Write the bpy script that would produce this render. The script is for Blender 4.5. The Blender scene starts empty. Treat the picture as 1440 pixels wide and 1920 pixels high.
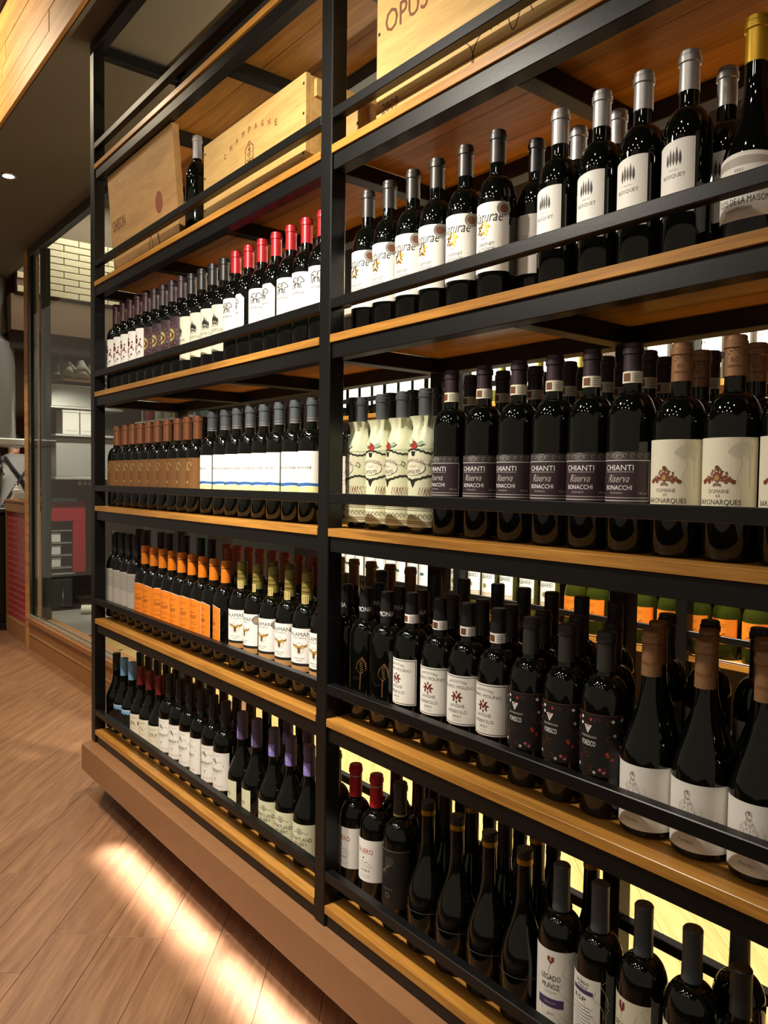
import bpy, bmesh, math, random
from mathutils import Matrix, Vector
random.seed(7)
PI = math.pi
SC = bpy.context.scene
COL = SC.collection

# ------------------------------------------------------------------ camera, world, lights, exposure
Z0 = 1.17                                   # middle shelf height above the floor
cam_d = bpy.data.cameras.new('camera'); cam = bpy.data.objects.new('camera', cam_d); COL.objects.link(cam)
cam_d.sensor_fit = 'VERTICAL'; cam_d.sensor_height = 36.0; cam_d.lens = 1456.4 * 36.0 / 1920.0
cam_d.clip_start = 0.02; cam_d.clip_end = 60
yaw, pitch, roll = 0.67563, 0.03914, 0.01242
fw = Vector((-math.cos(yaw) * math.cos(pitch), math.sin(yaw) * math.cos(pitch), -math.sin(pitch)))
rt = Vector((math.sin(yaw), math.cos(yaw), 0)); up = rt.cross(fw)
r2 = math.cos(roll) * rt + math.sin(roll) * up; u2 = -math.sin(roll) * rt + math.cos(roll) * up
M = Matrix((r2, u2, -fw)).transposed().to_4x4(); M.translation = Vector((1.4633, -1.0086, 0.1085 + Z0))
cam.matrix_world = M
SC.camera = cam
SC.view_settings.view_transform = 'Standard'; SC.view_settings.look = 'None'
SC.view_settings.exposure = 0.0; SC.view_settings.gamma = 1.0; SC.view_settings.use_curve_mapping = False
SC.cycles.use_denoising = True
SC.cycles.max_bounces = 6; SC.cycles.diffuse_bounces = 3; SC.cycles.glossy_bounces = 4
SC.cycles.transparent_max_bounces = 12; SC.cycles.transmission_bounces = 6
SC.cycles.caustics_reflective = False; SC.cycles.caustics_refractive = False
SC.cycles.sample_clamp_indirect = 4.0

W = bpy.data.worlds.new('room_ambient'); SC.world = W; W.use_nodes = True
W.node_tree.nodes['Background'].inputs[0].default_value = (1.0, 0.80, 0.60, 1)
W.node_tree.nodes['Background'].inputs[1].default_value = 0.22


def spot(name, loc, target, power, col=(1, .86, .68), angle=60, blend=.6, radius=.03):
    d = bpy.data.lights.new(name, 'SPOT'); d.energy = power; d.color = col; d.spot_size = math.radians(angle)
    d.spot_blend = blend; d.shadow_soft_size = radius
    o = bpy.data.objects.new(name, d); COL.objects.link(o); o.location = loc
    o.rotation_euler = (Vector(target) - Vector(loc)).to_track_quat('-Z', 'Y').to_euler()
    return o


def area(name, loc, target, power, sx, sy, col=(1, .9, .75)):
    d = bpy.data.lights.new(name, 'AREA'); d.energy = power; d.color = col; d.shape = 'RECTANGLE'; d.size = sx; d.size_y = sy
    o = bpy.data.objects.new(name, d); COL.objects.link(o); o.location = loc
    o.rotation_euler = (Vector(target) - Vector(loc)).to_track_quat('-Z', 'Y').to_euler()
    return o


# ceiling spots of the aisle, in front of the rack
spot('track_lamp', (.02, -.78, 2.30), (-.28, 0.0, 1.42), 98, (1, .91, .78), 140, .8, .028)      # hanging track lamps above the aisle
spot('track_lamp', (-.30, -.80, 2.30), (-.45, 0.0, .45), 130, (1, .90, .76), 62, .7, .028)
for lx, ly, tx, tz, pw, an, rd in ((.60, -1.45, .40, 1.5, 26, 60, .05), (-1.50, -1.40, -1.25, 1.3, 75, 60, .05), (1.7, -1.6, 1.2, 1.0, 20, 60, .05),
                                   (-.95, -2.0, -.7, 1.2, 16, 70, .04), (.1, -2.1, .2, 1.2, 14, 70, .04), (1.1, -2.3, .7, 1.2, 12, 70, .04), (-1.9, -2.4, -1.2, 1.2, 14, 70, .04),
                                   (.6, -2.9, .4, 1.2, 10, 70, .04), (-.5, -3.0, -.3, 1.2, 10, 70, .04), (1.6, -2.9, .8, 1.2, 10, 70, .04)):
    spot('aisle_spot', (lx, ly, 3.42), (tx, 0.0, tz), pw, (1, .89, .74), an, .9, rd)
spot('aisle_spot', (-2.9, -1.0, 3.42), (-2.7, -.1, 3.2), 150, (1, .82, .56), 110, .8, .03)
spot('aisle_spot', (-5.3, -.4, 3.42), (-5.3, .56, .7), 150, (1, .86, .70), 70, .8, .03)
spot('aisle_spot', (-1.2, -1.9, 3.42), (-1.4, -.7, 0.0), 60, (1, .86, .72), 70, .8, .03)
spot('aisle_spot', (-3.4, -.9, 3.42), (-3.0, -.2, 0.0), 270, (1, .74, .42), 80, .8, .03)
# light strip under the plinth
for k in range(3):
    area('plinth_light', (-.80 + k * .78, -.034, .131), (-.80 + k * .78, -.085, 0), 3.3, .74, .008, (1, .93, .92)).data.spread = math.radians(62)
# wine room behind the rack
spot('wine_room_spot', (-.75, .80, 2.86), (-.85, 1.30, 1.2), 420, (1, .94, .78), 100, .5, .04)
spot('wine_room_spot', (.25, .80, 2.86), (.15, 1.25, .9), 300, (1, .92, .74), 100, .5, .04)
spot('wine_room_spot', (1.1, .80, 2.86), (.9, 1.2, .8), 170, (1, .92, .74), 100, .5, .04)
spot('wine_room_spot', (-2.3, 1.1, 3.3), (-2.6, 1.1, 0), 300, (1, .92, .78), 100, .5, .04)
area('underside_fill', (-.2, 1.285, 2.13), (-.2, .45, 2.75), 34, 3.4, .03, (1, .84, .58))  # added up-light that brightens the shelf undersides, not a known fixture
# kitchen
area('kitchen_light', (-4.9, 1.25, 3.58), (-5.3, 1.25, 1.0), 30, .8, .9, (1, .95, .84))
spot('kitchen_spot', (-5.0, 1.20, 2.30), (-6.3, 1.32, .80), 130, (1, .94, .84), 75, .7, .04)
spot('kitchen_spot', (-5.6, 1.9, 3.3), (-6.3, 1.40, 1.9), 30, (1, .94, .84), 80, .7, .04)


# ------------------------------------------------------------------ materials
def lin(c):
    if isinstance(c, str):
        c = tuple(int(c[i:i + 2], 16) / 255 for i in (0, 2, 4))
    return tuple(((x / 12.92) if x <= .04045 else ((x + .055) / 1.055) ** 2.4) for x in c) + (1.0,)


MATS = {}


def mat(name, c=None, rough=.5, metal=0.0, spec=.5, bump=0.0, bscale=60, var=0.0, vscale=8, coat=0.0, emit=None, estr=0):
    if c is None:
        return MATS[name]
    m = bpy.data.materials.new(name); m.use_nodes = True; nt = m.node_tree; b = nt.nodes['Principled BSDF']
    b.inputs['Base Color'].default_value = lin(c); b.inputs['Roughness'].default_value = rough
    b.inputs['Metallic'].default_value = metal; b.inputs['Specular IOR Level'].default_value = spec
    b.inputs['Coat Weight'].default_value = coat; b.inputs['Coat Roughness'].default_value = .08
    if emit:
        b.inputs['Emission Color'].default_value = lin(emit); b.inputs['Emission Strength'].default_value = estr
    if var or bump:
        tc = nt.nodes.new('ShaderNodeTexCoord'); n = nt.nodes.new('ShaderNodeTexNoise')
        n.inputs['Scale'].default_value = vscale; n.inputs['Detail'].default_value = 6
        nt.links.new(tc.outputs['Object'], n.inputs['Vector'])
        if var:
            mx = nt.nodes.new('ShaderNodeMix'); mx.data_type = 'RGBA'
            l = lin(c); mx.inputs[6].default_value = tuple(x * (1 - var) for x in l[:3]) + (1,)
            mx.inputs[7].default_value = tuple(min(1, x * (1 + var)) for x in l[:3]) + (1,)
            nt.links.new(n.outputs['Fac'], mx.inputs[0]); nt.links.new(mx.outputs[2], b.inputs['Base Color'])
        if bump:
            n2 = nt.nodes.new('ShaderNodeTexNoise'); n2.inputs['Scale'].default_value = bscale; n2.inputs['Detail'].default_value = 4
            nt.links.new(tc.outputs['Object'], n2.inputs['Vector'])
            bp = nt.nodes.new('ShaderNodeBump'); bp.inputs['Strength'].default_value = bump; bp.inputs['Distance'].default_value = .002
            nt.links.new(n2.outputs['Fac'], bp.inputs['Height']); nt.links.new(bp.outputs['Normal'], b.inputs['Normal'])
    MATS[name] = m
    return m


def wood(name, c1, c2, rough=.35, scale=(2, 30, 30), bump=.15, rnd=.25, spec=.5, coat=0.0, detail=7, knots=0.0):
    m = bpy.data.materials.new(name); m.use_nodes = True; nt = m.node_tree; b = nt.nodes['Principled BSDF']
    N = nt.nodes.new; L = nt.links.new
    tc = N('ShaderNodeTexCoord'); oi = N('ShaderNodeObjectInfo')
    off = N('ShaderNodeVectorMath'); off.operation = 'ADD'
    mul = N('ShaderNodeMath'); mul.operation = 'MULTIPLY'; mul.inputs[1].default_value = 37.0
    L(oi.outputs['Random'], mul.inputs[0]); L(tc.outputs['Object'], off.inputs[0]); L(mul.outputs[0], off.inputs[1])
    mp = N('ShaderNodeMapping'); mp.inputs['Scale'].default_value = scale; L(off.outputs[0], mp.inputs['Vector'])
    n1 = N('ShaderNodeTexNoise'); n1.inputs['Scale'].default_value = 1.0; n1.inputs['Detail'].default_value = detail; n1.inputs['Distortion'].default_value = .8
    L(mp.outputs[0], n1.inputs['Vector'])
    mp2 = N('ShaderNodeMapping'); mp2.inputs['Scale'].default_value = tuple(s * 5 for s in scale); L(off.outputs[0], mp2.inputs['Vector'])
    n2 = N('ShaderNodeTexNoise'); n2.inputs['Scale'].default_value = 1.0; n2.inputs['Detail'].default_value = 3; L(mp2.outputs[0], n2.inputs['Vector'])
    cr = N('ShaderNodeValToRGB'); cr.color_ramp.elements[0].position = .32; cr.color_ramp.elements[1].position = .68
    cr.color_ramp.elements[0].color = lin(c1); cr.color_ramp.elements[1].color = lin(c2)
    add = N('ShaderNodeMix'); add.inputs[0].default_value = .35; L(n1.outputs['Fac'], add.inputs[2]); L(n2.outputs['Fac'], add.inputs[3])
    L(add.outputs[0], cr.inputs[0])
    hs = N('ShaderNodeHueSaturation')
    mr = N('ShaderNodeMapRange'); mr.inputs[3].default_value = 1 - rnd; mr.inputs[4].default_value = 1 + rnd
    L(oi.outputs['Random'], mr.inputs[0]); L(mr.outputs[0], hs.inputs['Value']); L(cr.outputs[0], hs.inputs['Color'])
    L(hs.outputs[0], b.inputs['Base Color'])
    b.inputs['Roughness'].default_value = rough; b.inputs['Specular IOR Level'].default_value = spec
    b.inputs['Coat Weight'].default_value = coat; b.inputs['Coat Roughness'].default_value = .15
    bp = N('ShaderNodeBump'); bp.inputs['Strength'].default_value = bump; bp.inputs['Distance'].default_value = .003
    L(add.outputs[0], bp.inputs['Height']); L(bp.outputs[0], b.inputs['Normal'])
    MATS[name] = m
    return m


def pane_mat(name, tint=(.93, .96, .94), refl=1.0):
    m = bpy.data.materials.new(name); m.use_nodes = True; nt = m.node_tree; nt.nodes.clear()
    N = nt.nodes.new; L = nt.links.new
    o = N('ShaderNodeOutputMaterial'); mx = N('ShaderNodeMixShader'); t = N('ShaderNodeBsdfTransparent'); g = N('ShaderNodeBsdfGlossy')
    t.inputs[0].default_value = tint + (1,); g.inputs['Roughness'].default_value = .02
    f = N('ShaderNodeFresnel'); f.inputs[0].default_value = 1.45
    gm = N('ShaderNodeNewGeometry'); iv = N('ShaderNodeMath'); iv.operation = 'MULTIPLY'; sb = N('ShaderNodeMath'); sb.operation = 'SUBTRACT'; sb.inputs[0].default_value = 1.0
    L(gm.outputs['Backfacing'], sb.inputs[1]); L(f.outputs[0], iv.inputs[0]); L(sb.outputs[0], iv.inputs[1])
    L(iv.outputs[0], mx.inputs[0]); L(t.outputs[0], mx.inputs[1]); L(g.outputs[0], mx.inputs[2]); L(mx.outputs[0], o.inputs[0])
    MATS[name] = m


wood('shelf_wood', '8c5e28', 'c68d3e', .30, (2.5, 45, 45), .10, .10, .5)
wood('plank_wall_wood', 'a06a2c', 'd39a50', .45, (1.5, 22, 22), .10, .16)
wood('floor_wood', '74503a', '9c7555', .36, (2.5, 34, 34), .35, .05, .5)
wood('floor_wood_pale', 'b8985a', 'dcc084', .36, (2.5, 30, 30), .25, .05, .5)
wood('crate_pine', 'ad8749', 'cba766', .6, (3, 26, 26), .08, .04)
wood('crate_oak', '9a7140', 'b88d55', .6, (3, 18, 18), .08, .04)
mat('plinth_brown', '8c6443', .42, var=.12, vscale=30, bump=.08)
mat('sill_brown', '9a6c3f', .5, var=.12, vscale=6)
mat('black_steel', '0a0a09', .38, spec=.4, bump=.05, bscale=150)
mat('ceiling_dark', '6e6656', .7, var=.08, vscale=2)
mat('wall_dark', '3a2d20', .7)
mat('soffit_brown', '6b5238', .6, var=.1)
mat('steel_polished', 'cfccc2', .24, metal=.6)
mat('steel', 'c4c1b6', .30, metal=.65, var=.06, vscale=4)
mat('steel_dark', '55554f', .35, metal=.7)
mat('frame_green', '26332e', .25, metal=.3)
mat('chrome', 'd8d8d4', .12, metal=1)
mat('bottle_glass', '060805', .035, spec=.6)
mat('bottle_glass_soft', '0b0a07', .12, spec=.5)
pane_mat('window_glass')
for nm, c in dict(paper_white='f1eee6', paper_cream='e6dfc6', paper_bright='f6f4ee', paper_tan='b98a55', paper_plum='35222a', paper_black='14100e',
                  paper_orange='e8811c', paper_grey='b7b0a6', paper_green='dfe0bd', ink='1d1a18', ink_soft='6b655c', ink_faint='b9b3a6', gold='b08a2e',
                  gold_pale='cdbd78', brown='6d3f22', rust='84432a', red='b23326', red_dark='7c1f28', blue='2c5fa0', sky='7fb2dd', green='3f6a55',
                  lime='e3e69a', purple='4b3766', lilac='8f7fd0', pink='b8577a', silver='b9b6b0', teal='a9c7b2', yellow='e6c22f', strip='3b3433',
                  brass='a08a4a', kraft='b08f6b', white='f4f4f2').items():
    mat(nm, c, .55)
mat('copper_foil', '8a6139', .42, metal=.35)
mat('gold_foil', 'b8902f', .3, metal=.8)
mat('silver_foil', 'b4b2ae', .32, metal=.75)
mat('cap_black', '1c1b1b', .42)
mat('cap_charcoal', '3b3835', .40, metal=.3)
mat('cap_plum', '33232a', .45)
mat('cap_maroon', '3d1b20', .45)
mat('cap_red', 'b3222b', .36, metal=.25)
mat('cap_darkred', '6e1a1a', .42, metal=.2)
mat('cap_silver', 'a5a3a1', .38, metal=.6)
mat('cap_gold', 'c79b1e', .38, metal=.45)
mat('cap_copper', '8c5a3c', .38, metal=.4)
mat('cap_bronze', '7e5a3a', .42, metal=.3)
mat('cap_tan', '9c7450', .42, metal=.35)
mat('cap_orange', 'd9781a', .42)
mat('cap_olive', '8e8440', .42, metal=.3)
mat('cap_terra', 'a24f2c', .45)
mat('cap_blue', '6f9cc4', .42)
mat('cap_lilac_shaded', '564a62', .45)  # lilac capsule painted in the dark tone of the shelf's shade
mat('cap_slate', '464b4e', .42)
mat('tile_brick', 'b3a684', .45, var=.15, vscale=25, bump=.2)
mat('tile_grout', '5b4c3a', .8)
mat('tile_red', 'a83a3a', .28, var=.3, vscale=20)
mat('grout_pink', 'e6b3a0', .7)
mat('red_paint', 'a02129', .4)
mat('cloth_white', 'dad7c2', .8, bump=.3, bscale=40)
mat('cloth_blue', '8cc4e4', .8)
mat('mat_grey', '8b8a80', .9, var=.1, vscale=40)
mat('shirt_grey', '96938c', .85, bump=.3, bscale=30)
mat('strap_black', '17181b', .7)
mat('skin', 'c28f72', .5)
mat('hair', '1e1712', .6)
mat('plastic_white', 'deded6', .4)
mat('plastic_black', '161616', .4)
mat('lamp', 'ffffff', .4, emit='fff6e0', estr=14)
mat('led', 'fff0dc', .4, emit='ffd9b0', estr=3)


def tglass(name, col, rough=.03):
    m = mat(name, col, rough); b = m.node_tree.nodes['Principled BSDF']
    b.inputs['Transmission Weight'].default_value = .85; b.inputs['IOR'].default_value = 1.33


tglass('glass_yellow', 'c9cf62'); tglass('glass_olive', '6f7a2a'); tglass('glass_clear', 'e8eee8')


# ------------------------------------------------------------------ helpers
def link(o, parent=None):
    COL.objects.link(o)
    if parent is not None:
        o.parent = parent
    return o


def tag(o, label=None, cat=None, group=None, kind=None):
    if label: o['label'] = label
    if cat: o['category'] = cat
    if group: o['group'] = group
    if kind: o['kind'] = kind
    return o


def empty(name, loc=(0, 0, 0), rz=0.0):
    o = bpy.data.objects.new(name, None); o.location = loc; o.rotation_euler = (0, 0, rz); o.empty_display_size = .05
    return link(o)


class MB:
    def __init__(s):
        s.v = []; s.f = []; s.mi = []; s.m = []; s.sm = []

    def mid(s, m):
        if m not in s.m: s.m.append(m)
        return s.m.index(m)

    def quad(s, pts, m, smooth=False):
        i = len(s.v); s.v += [tuple(p) for p in pts]; s.f.append(tuple(range(i, i + len(pts)))); s.mi.append(s.mid(m)); s.sm.append(smooth)

    def box(s, x0, x1, y0, y1, z0, z1, m, c=0.0):
        if x0 > x1: x0, x1 = x1, x0
        if y0 > y1: y0, y1 = y1, y0
        if z0 > z1: z0, z1 = z1, z0
        if c <= 0:
            P = [(x, y, z) for z in (z0, z1) for y in (y0, y1) for x in (x0, x1)]
            i = len(s.v); s.v += P
            for q in ((0, 2, 3, 1), (4, 5, 7, 6), (0, 1, 5, 4), (2, 6, 7, 3), (0, 4, 6, 2), (1, 3, 7, 5)):
                s.f.append(tuple(i + k for k in q)); s.mi.append(s.mid(m)); s.sm.append(False)
            return
        # chamfered box: three vertices per corner
        i = len(s.v); idx = {}
        for a, x in enumerate((x0, x1)):
            for b, y in enumerate((y0, y1)):
                for d, z in enumerate((z0, z1)):
                    sx = 1 - 2 * a; sy = 1 - 2 * b; sz = 1 - 2 * d
                    for k, p in enumerate(((x, y + sy * c, z + sz * c), (x + sx * c, y, z + sz * c), (x + sx * c, y + sy * c, z))):
                        idx[a, b, d, k] = len(s.v); s.v.append(p)
        def add(q, ctr):
            pts = [Vector(s.v[k]) for k in q]; n = (pts[1] - pts[0]).cross(pts[2] - pts[0])
            mid = sum(pts, Vector()) / len(pts) - ctr
            s.f.append(tuple(q if n.dot(mid) > 0 else q[::-1])); s.mi.append(s.mid(m)); s.sm.append(False)
        ctr = Vector(((x0 + x1) / 2, (y0 + y1) / 2, (z0 + z1) / 2))
        for a in (0, 1): add([idx[a, 0, 0, 0], idx[a, 1, 0, 0], idx[a, 1, 1, 0], idx[a, 0, 1, 0]], ctr)
        for b in (0, 1): add([idx[0, b, 0, 1], idx[1, b, 0, 1], idx[1, b, 1, 1], idx[0, b, 1, 1]], ctr)
        for d in (0, 1): add([idx[0, 0, d, 2], idx[1, 0, d, 2], idx[1, 1, d, 2], idx[0, 1, d, 2]], ctr)
        for a in (0, 1):
            for b in (0, 1): add([idx[a, b, 0, 0], idx[a, b, 0, 1], idx[a, b, 1, 1], idx[a, b, 1, 0]], ctr)
            for d in (0, 1): add([idx[a, 0, d, 0], idx[a, 0, d, 2], idx[a, 1, d, 2], idx[a, 1, d, 0]], ctr)
        for b in (0, 1):
            for d in (0, 1): add([idx[0, b, d, 1], idx[0, b, d, 2], idx[1, b, d, 2], idx[1, b, d, 1]], ctr)
        for a in (0, 1):
            for b in (0, 1):
                for d in (0, 1): add([idx[a, b, d, 0], idx[a, b, d, 1], idx[a, b, d, 2]], ctr)

    def prism(s, pts, z0, z1, m):
        n = len(pts); i = len(s.v); s.v += [(x, y, z0) for x, y in pts] + [(x, y, z1) for x, y in pts]
        fs = [tuple(range(i + n - 1, i - 1, -1)), tuple(range(i + n, i + 2 * n))] + [(i + k, i + (k + 1) % n, i + n + (k + 1) % n, i + n + k) for k in range(n)]
        for f in fs: s.f.append(f); s.mi.append(s.mid(m)); s.sm.append(False)

    def lathe(s, prof, m, n=24, o=(0, 0, 0), wob=None):
        i = len(s.v)
        for j, (r, z) in enumerate(prof):
            for k in range(n):
                a = 2 * PI * k / n; rr = r if wob is None else wob(r, z, a)
                s.v.append((o[0] + rr * math.sin(a), o[1] - rr * math.cos(a), o[2] + z))
        for j in range(len(prof) - 1):
            for k in range(n):
                k2 = (k + 1) % n
                s.f.append((i + j * n + k, i + j * n + k2, i + (j + 1) * n + k2, i + (j + 1) * n + k)); s.mi.append(s.mid(m)); s.sm.append(True)
        if prof[0][0] > 1e-5: s.f.append(tuple(i + k for k in range(n - 1, -1, -1))); s.mi.append(s.mid(m)); s.sm.append(False)
        j = len(prof) - 1
        if prof[-1][0] > 1e-5: s.f.append(tuple(i + j * n + k for k in range(n))); s.mi.append(s.mid(m)); s.sm.append(False)

    def tube(s, pts, r, m, n=8):
        pts = [Vector(p) for p in pts]; i = len(s.v)
        for j, p in enumerate(pts):
            d = (pts[min(j + 1, len(pts) - 1)] - pts[max(j - 1, 0)]).normalized()
            a = d.cross(Vector((0, 0, 1)))
            if a.length < .1: a = d.cross(Vector((1, 0, 0)))
            a.normalize(); b = d.cross(a); rr = r[j] if isinstance(r, (list, tuple)) else r
            for k in range(n):
                t = 2 * PI * k / n; s.v.append(tuple(p + rr * (math.cos(t) * a + math.sin(t) * b)))
        for j in range(len(pts) - 1):
            for k in range(n):
                k2 = (k + 1) % n
                s.f.append((i + j * n + k, i + j * n + k2, i + (j + 1) * n + k2, i + (j + 1) * n + k)); s.mi.append(s.mid(m)); s.sm.append(True)
        s.f.append(tuple(i + k for k in range(n - 1, -1, -1))); s.mi.append(s.mid(m)); s.sm.append(False)
        j = len(pts) - 1; s.f.append(tuple(i + j * n + k for k in range(n))); s.mi.append(s.mid(m)); s.sm.append(False)

    def mesh(s, name, sharp=35):
        me = bpy.data.meshes.new(name); me.from_pydata(s.v, [], s.f); me.update()
        for m in s.m: me.materials.append(MATS[m])
        me.polygons.foreach_set('material_index', s.mi); me.polygons.foreach_set('use_smooth', s.sm)
        if any(s.sm) and sharp: me.set_sharp_from_angle(angle=math.radians(sharp))
        return me

    def build(s, name, parent=None, loc=(0, 0, 0), sharp=35):
        o = bpy.data.objects.new(name, s.mesh(name, sharp)); o.location = loc
        return link(o, parent)


def _join(s, t):
    o = len(s.v); s.v += t.v
    for f, mi, sm in zip(t.f, t.mi, t.sm): s.f.append(tuple(q + o for q in f)); s.mi.append(s.mid(t.m[mi])); s.sm.append(sm)


MB.join = _join


def one_box(name, x0, x1, y0, y1, z0, z1, m, parent=None, c=0.0):
    b = MB(); b.box(x0, x1, y0, y1, z0, z1, m, c); return b.build(name, parent)


# ------------------------------------------------------------------ text and label drawing on a cylinder
_TX = {}


def text_mesh(s):
    if s in _TX: return _TX[s]
    cu = bpy.data.curves.new('lettering', 'FONT'); cu.body = s; cu.resolution_u = 2
    o = bpy.data.objects.new('lettering', cu); COL.objects.link(o)
    bpy.context.view_layer.update()
    me = bpy.data.meshes.new_from_object(o.evaluated_get(bpy.context.evaluated_depsgraph_get()))
    v = [(p.co.x, p.co.y) for p in me.vertices]; f = [tuple(p.vertices) for p in me.polygons]
    bpy.data.objects.remove(o); bpy.data.curves.remove(cu); bpy.data.meshes.remove(me)
    x0 = min(p[0] for p in v); x1 = max(p[0] for p in v); y0 = min(p[1] for p in v); y1 = max(p[1] for p in v)
    v = [((x - (x0 + x1) / 2) / (x1 - x0), (y - (y0 + y1) / 2) / (y1 - y0)) for x, y in v]
    _TX[s] = (v, f); return _TX[s]


class Lab:
    """Flat print wrapped on a bottle: u runs along the arc, v is height."""

    def __init__(s, r, flat=None):
        s.r = r; s.b = MB(); s.flat = flat

    def p(s, u, v, k):
        if s.flat: return s.flat(u, v, .0004 + k * .0004)
        R = s.r + .0004 + k * .0002; a = u / s.r
        return (R * math.sin(a), -R * math.cos(a), v)

    def rect(s, u0, u1, v0, v1, m, k=0, cut=0.0):
        f0 = v0 if callable(v0) else (lambda u: v0); f1 = v1 if callable(v1) else (lambda u: v1)
        n = max(1, int(math.ceil(abs(u1 - u0) / .004)))
        for i in range(n):
            a = u0 + (u1 - u0) * i / n; b = u0 + (u1 - u0) * (i + 1) / n
            ca = max(0, cut - min(a - u0, u1 - a)); cb = max(0, cut - min(b - u0, u1 - b))
            s.b.quad([s.p(a, f0(a) + ca, k), s.p(b, f0(b) + cb, k), s.p(b, f1(b) - cb, k), s.p(a, f1(a) - ca, k)], m, True)

    def poly(s, pts, m, k=1):
        s.b.quad([s.p(u, v, k) for u, v in pts], m)

    def disc(s, u, v, r, m, k=1, n=18, r0=0.0, sy=1.0):
        rs = [r0, (r + r0) / 2, r] if r > .004 else [r0, r]
        for j in range(len(rs) - 1):
            for i in range(n):
                a = 2 * PI * i / n; b = 2 * PI * (i + 1) / n
                q = [(rs[j], a), (rs[j + 1], a), (rs[j + 1], b), (rs[j], b)]
                if rs[j] == 0: q = q[1:] + [(0, 0)]; q = [q[0], q[1], (0, 0)]
                s.b.quad([s.p(u + t * math.cos(w), v + t * math.sin(w) * sy, k) for t, w in q], m)

    def stroke(s, pts, w, m, k=1):
        for (a, b), (c, d) in zip(pts, pts[1:]):
            L = math.hypot(c - a, d - b)
            if L < 1e-6: continue
            n = max(1, int(L / .006)); nx = -(d - b) / L * w / 2; ny = (c - a) / L * w / 2
            for i in range(n):
                t = i / n; t2 = (i + 1) / n
                p1 = (a + (c - a) * t, b + (d - b) * t); p2 = (a + (c - a) * t2, b + (d - b) * t2)
                s.b.quad([s.p(p1[0] - nx, p1[1] - ny, k), s.p(p2[0] - nx, p2[1] - ny, k), s.p(p2[0] + nx, p2[1] + ny, k), s.p(p1[0] + nx, p1[1] + ny, k)], m)

    def curve(s, fn, t0, t1, n, w, m, k=1):
        s.stroke([fn(t0 + (t1 - t0) * i / n) for i in range(n + 1)], w, m, k)

    def text(s, t, u, v, w, h, m='ink', k=1, shear=0.0, arc=0.0):
        vs, fs = text_mesh(t); i = len(s.b.v)
        for x, y in vs:
            s.b.v.append(s.p(u + x * w + shear * y * h, v + y * h - arc * (x * 2) ** 2, k))
        for f in fs: s.b.f.append(tuple(i + q for q in f)); s.b.mi.append(s.b.mid(m)); s.b.sm.append(False)

    def lines(s, u0, u1, v0, v1, n, m='ink_faint', w=.0007, k=1, rag=.15):
        for i in range(n):
            v = v0 + (v1 - v0) * i / max(1, n - 1); e = (u1 - u0) * rag * random.random() / 2
            s.rect(u0 + e, u1 - e, v - w / 2, v + w / 2, m, k)

    def border(s, u0, u1, v0, v1, w, m, k=1):
        s.rect(u0, u1, v0, v0 + w, m, k); s.rect(u0, u1, v1 - w, v1, m, k); s.rect(u0, u0 + w, v0, v1, m, k); s.rect(u1 - w, u1, v0, v1, m, k)

    def mesh(s, name='label'):
        return s.b.mesh(name, 0)


# ------------------------------------------------------------------ bottles
def bordeaux(H, r, zb, zn, rn=.0148):
    p = [(0, .004), (r * .55, .002), (r * .86, 0), (r - .0015, .0025), (r, .007), (r, zb)]
    for i in range(1, 9):
        t = i / 8; a = t * PI / 2
        q = math.cos(a) ** .85
        p.append((rn + .0012 + (r - rn - .0012) * q, zb + (zn - zb) * math.sin(a) ** 1.15 * (.80 + .20 * t)))
    p += [(rn, zn + .006), (rn - .0006, H - .03), (rn - .0006, H - .002), (rn - .003, H)]
    return p


def burgundy(H, r, zb, zn, rn=.0150):
    p = [(0, .004), (r * .55, .002), (r * .86, 0), (r - .0015, .0025), (r, .007), (r, zb)]
    for i in range(1, 11):
        t = i / 10
        p.append((rn + (r - rn) * (.5 + .5 * math.cos(PI * t ** .80)) ** 1.05, zb + (zn - zb) * t))
    p += [(rn - .0005, H - .03), (rn - .0005, H - .002), (rn - .003, H)]
    return p


def prof_r(prof, z):
    for (r0, z0), (r1, z1) in zip(prof, prof[1:]):
        if z0 <= z <= z1 and z1 > z0: return r0 + (r1 - r0) * (z - z0) / (z1 - z0)
    return prof[-1][0]


def capsule(prof, z0, H, m, lip=True, trim=None, top=True, tm=None):
    b = MB(); g = .0007
    zs = [z0, z0 + (H - z0) * .3, z0 + (H - z0) * .6]
    p = [(prof_r(prof, z) + g, z) for z in zs]
    rt_ = prof_r(prof, H - .02) + g
    if lip: p += [(rt_, H - .019), (rt_ + .0018, H - .0175), (rt_ + .0018, H - .0085), (rt_ + .0004, H - .0070), (rt_ + .0002, H - .001), (rt_ - .0018, H + .0008)]
    else: p += [(rt_, H - .019), (rt_ + .0002, H - .002), (rt_ - .0018, H + .0008)]
    b.lathe(p, m, 20)
    if trim:
        for (a, c, tmn) in trim:
            b.lathe([(prof_r(prof, a) + g + .0003, a), (prof_r(prof, c) + g + .0003, c)], tmn, 20)
    return b.mesh('capsule')


K = {}          # bottle kinds: list of (part name, mesh, part label)


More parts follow.
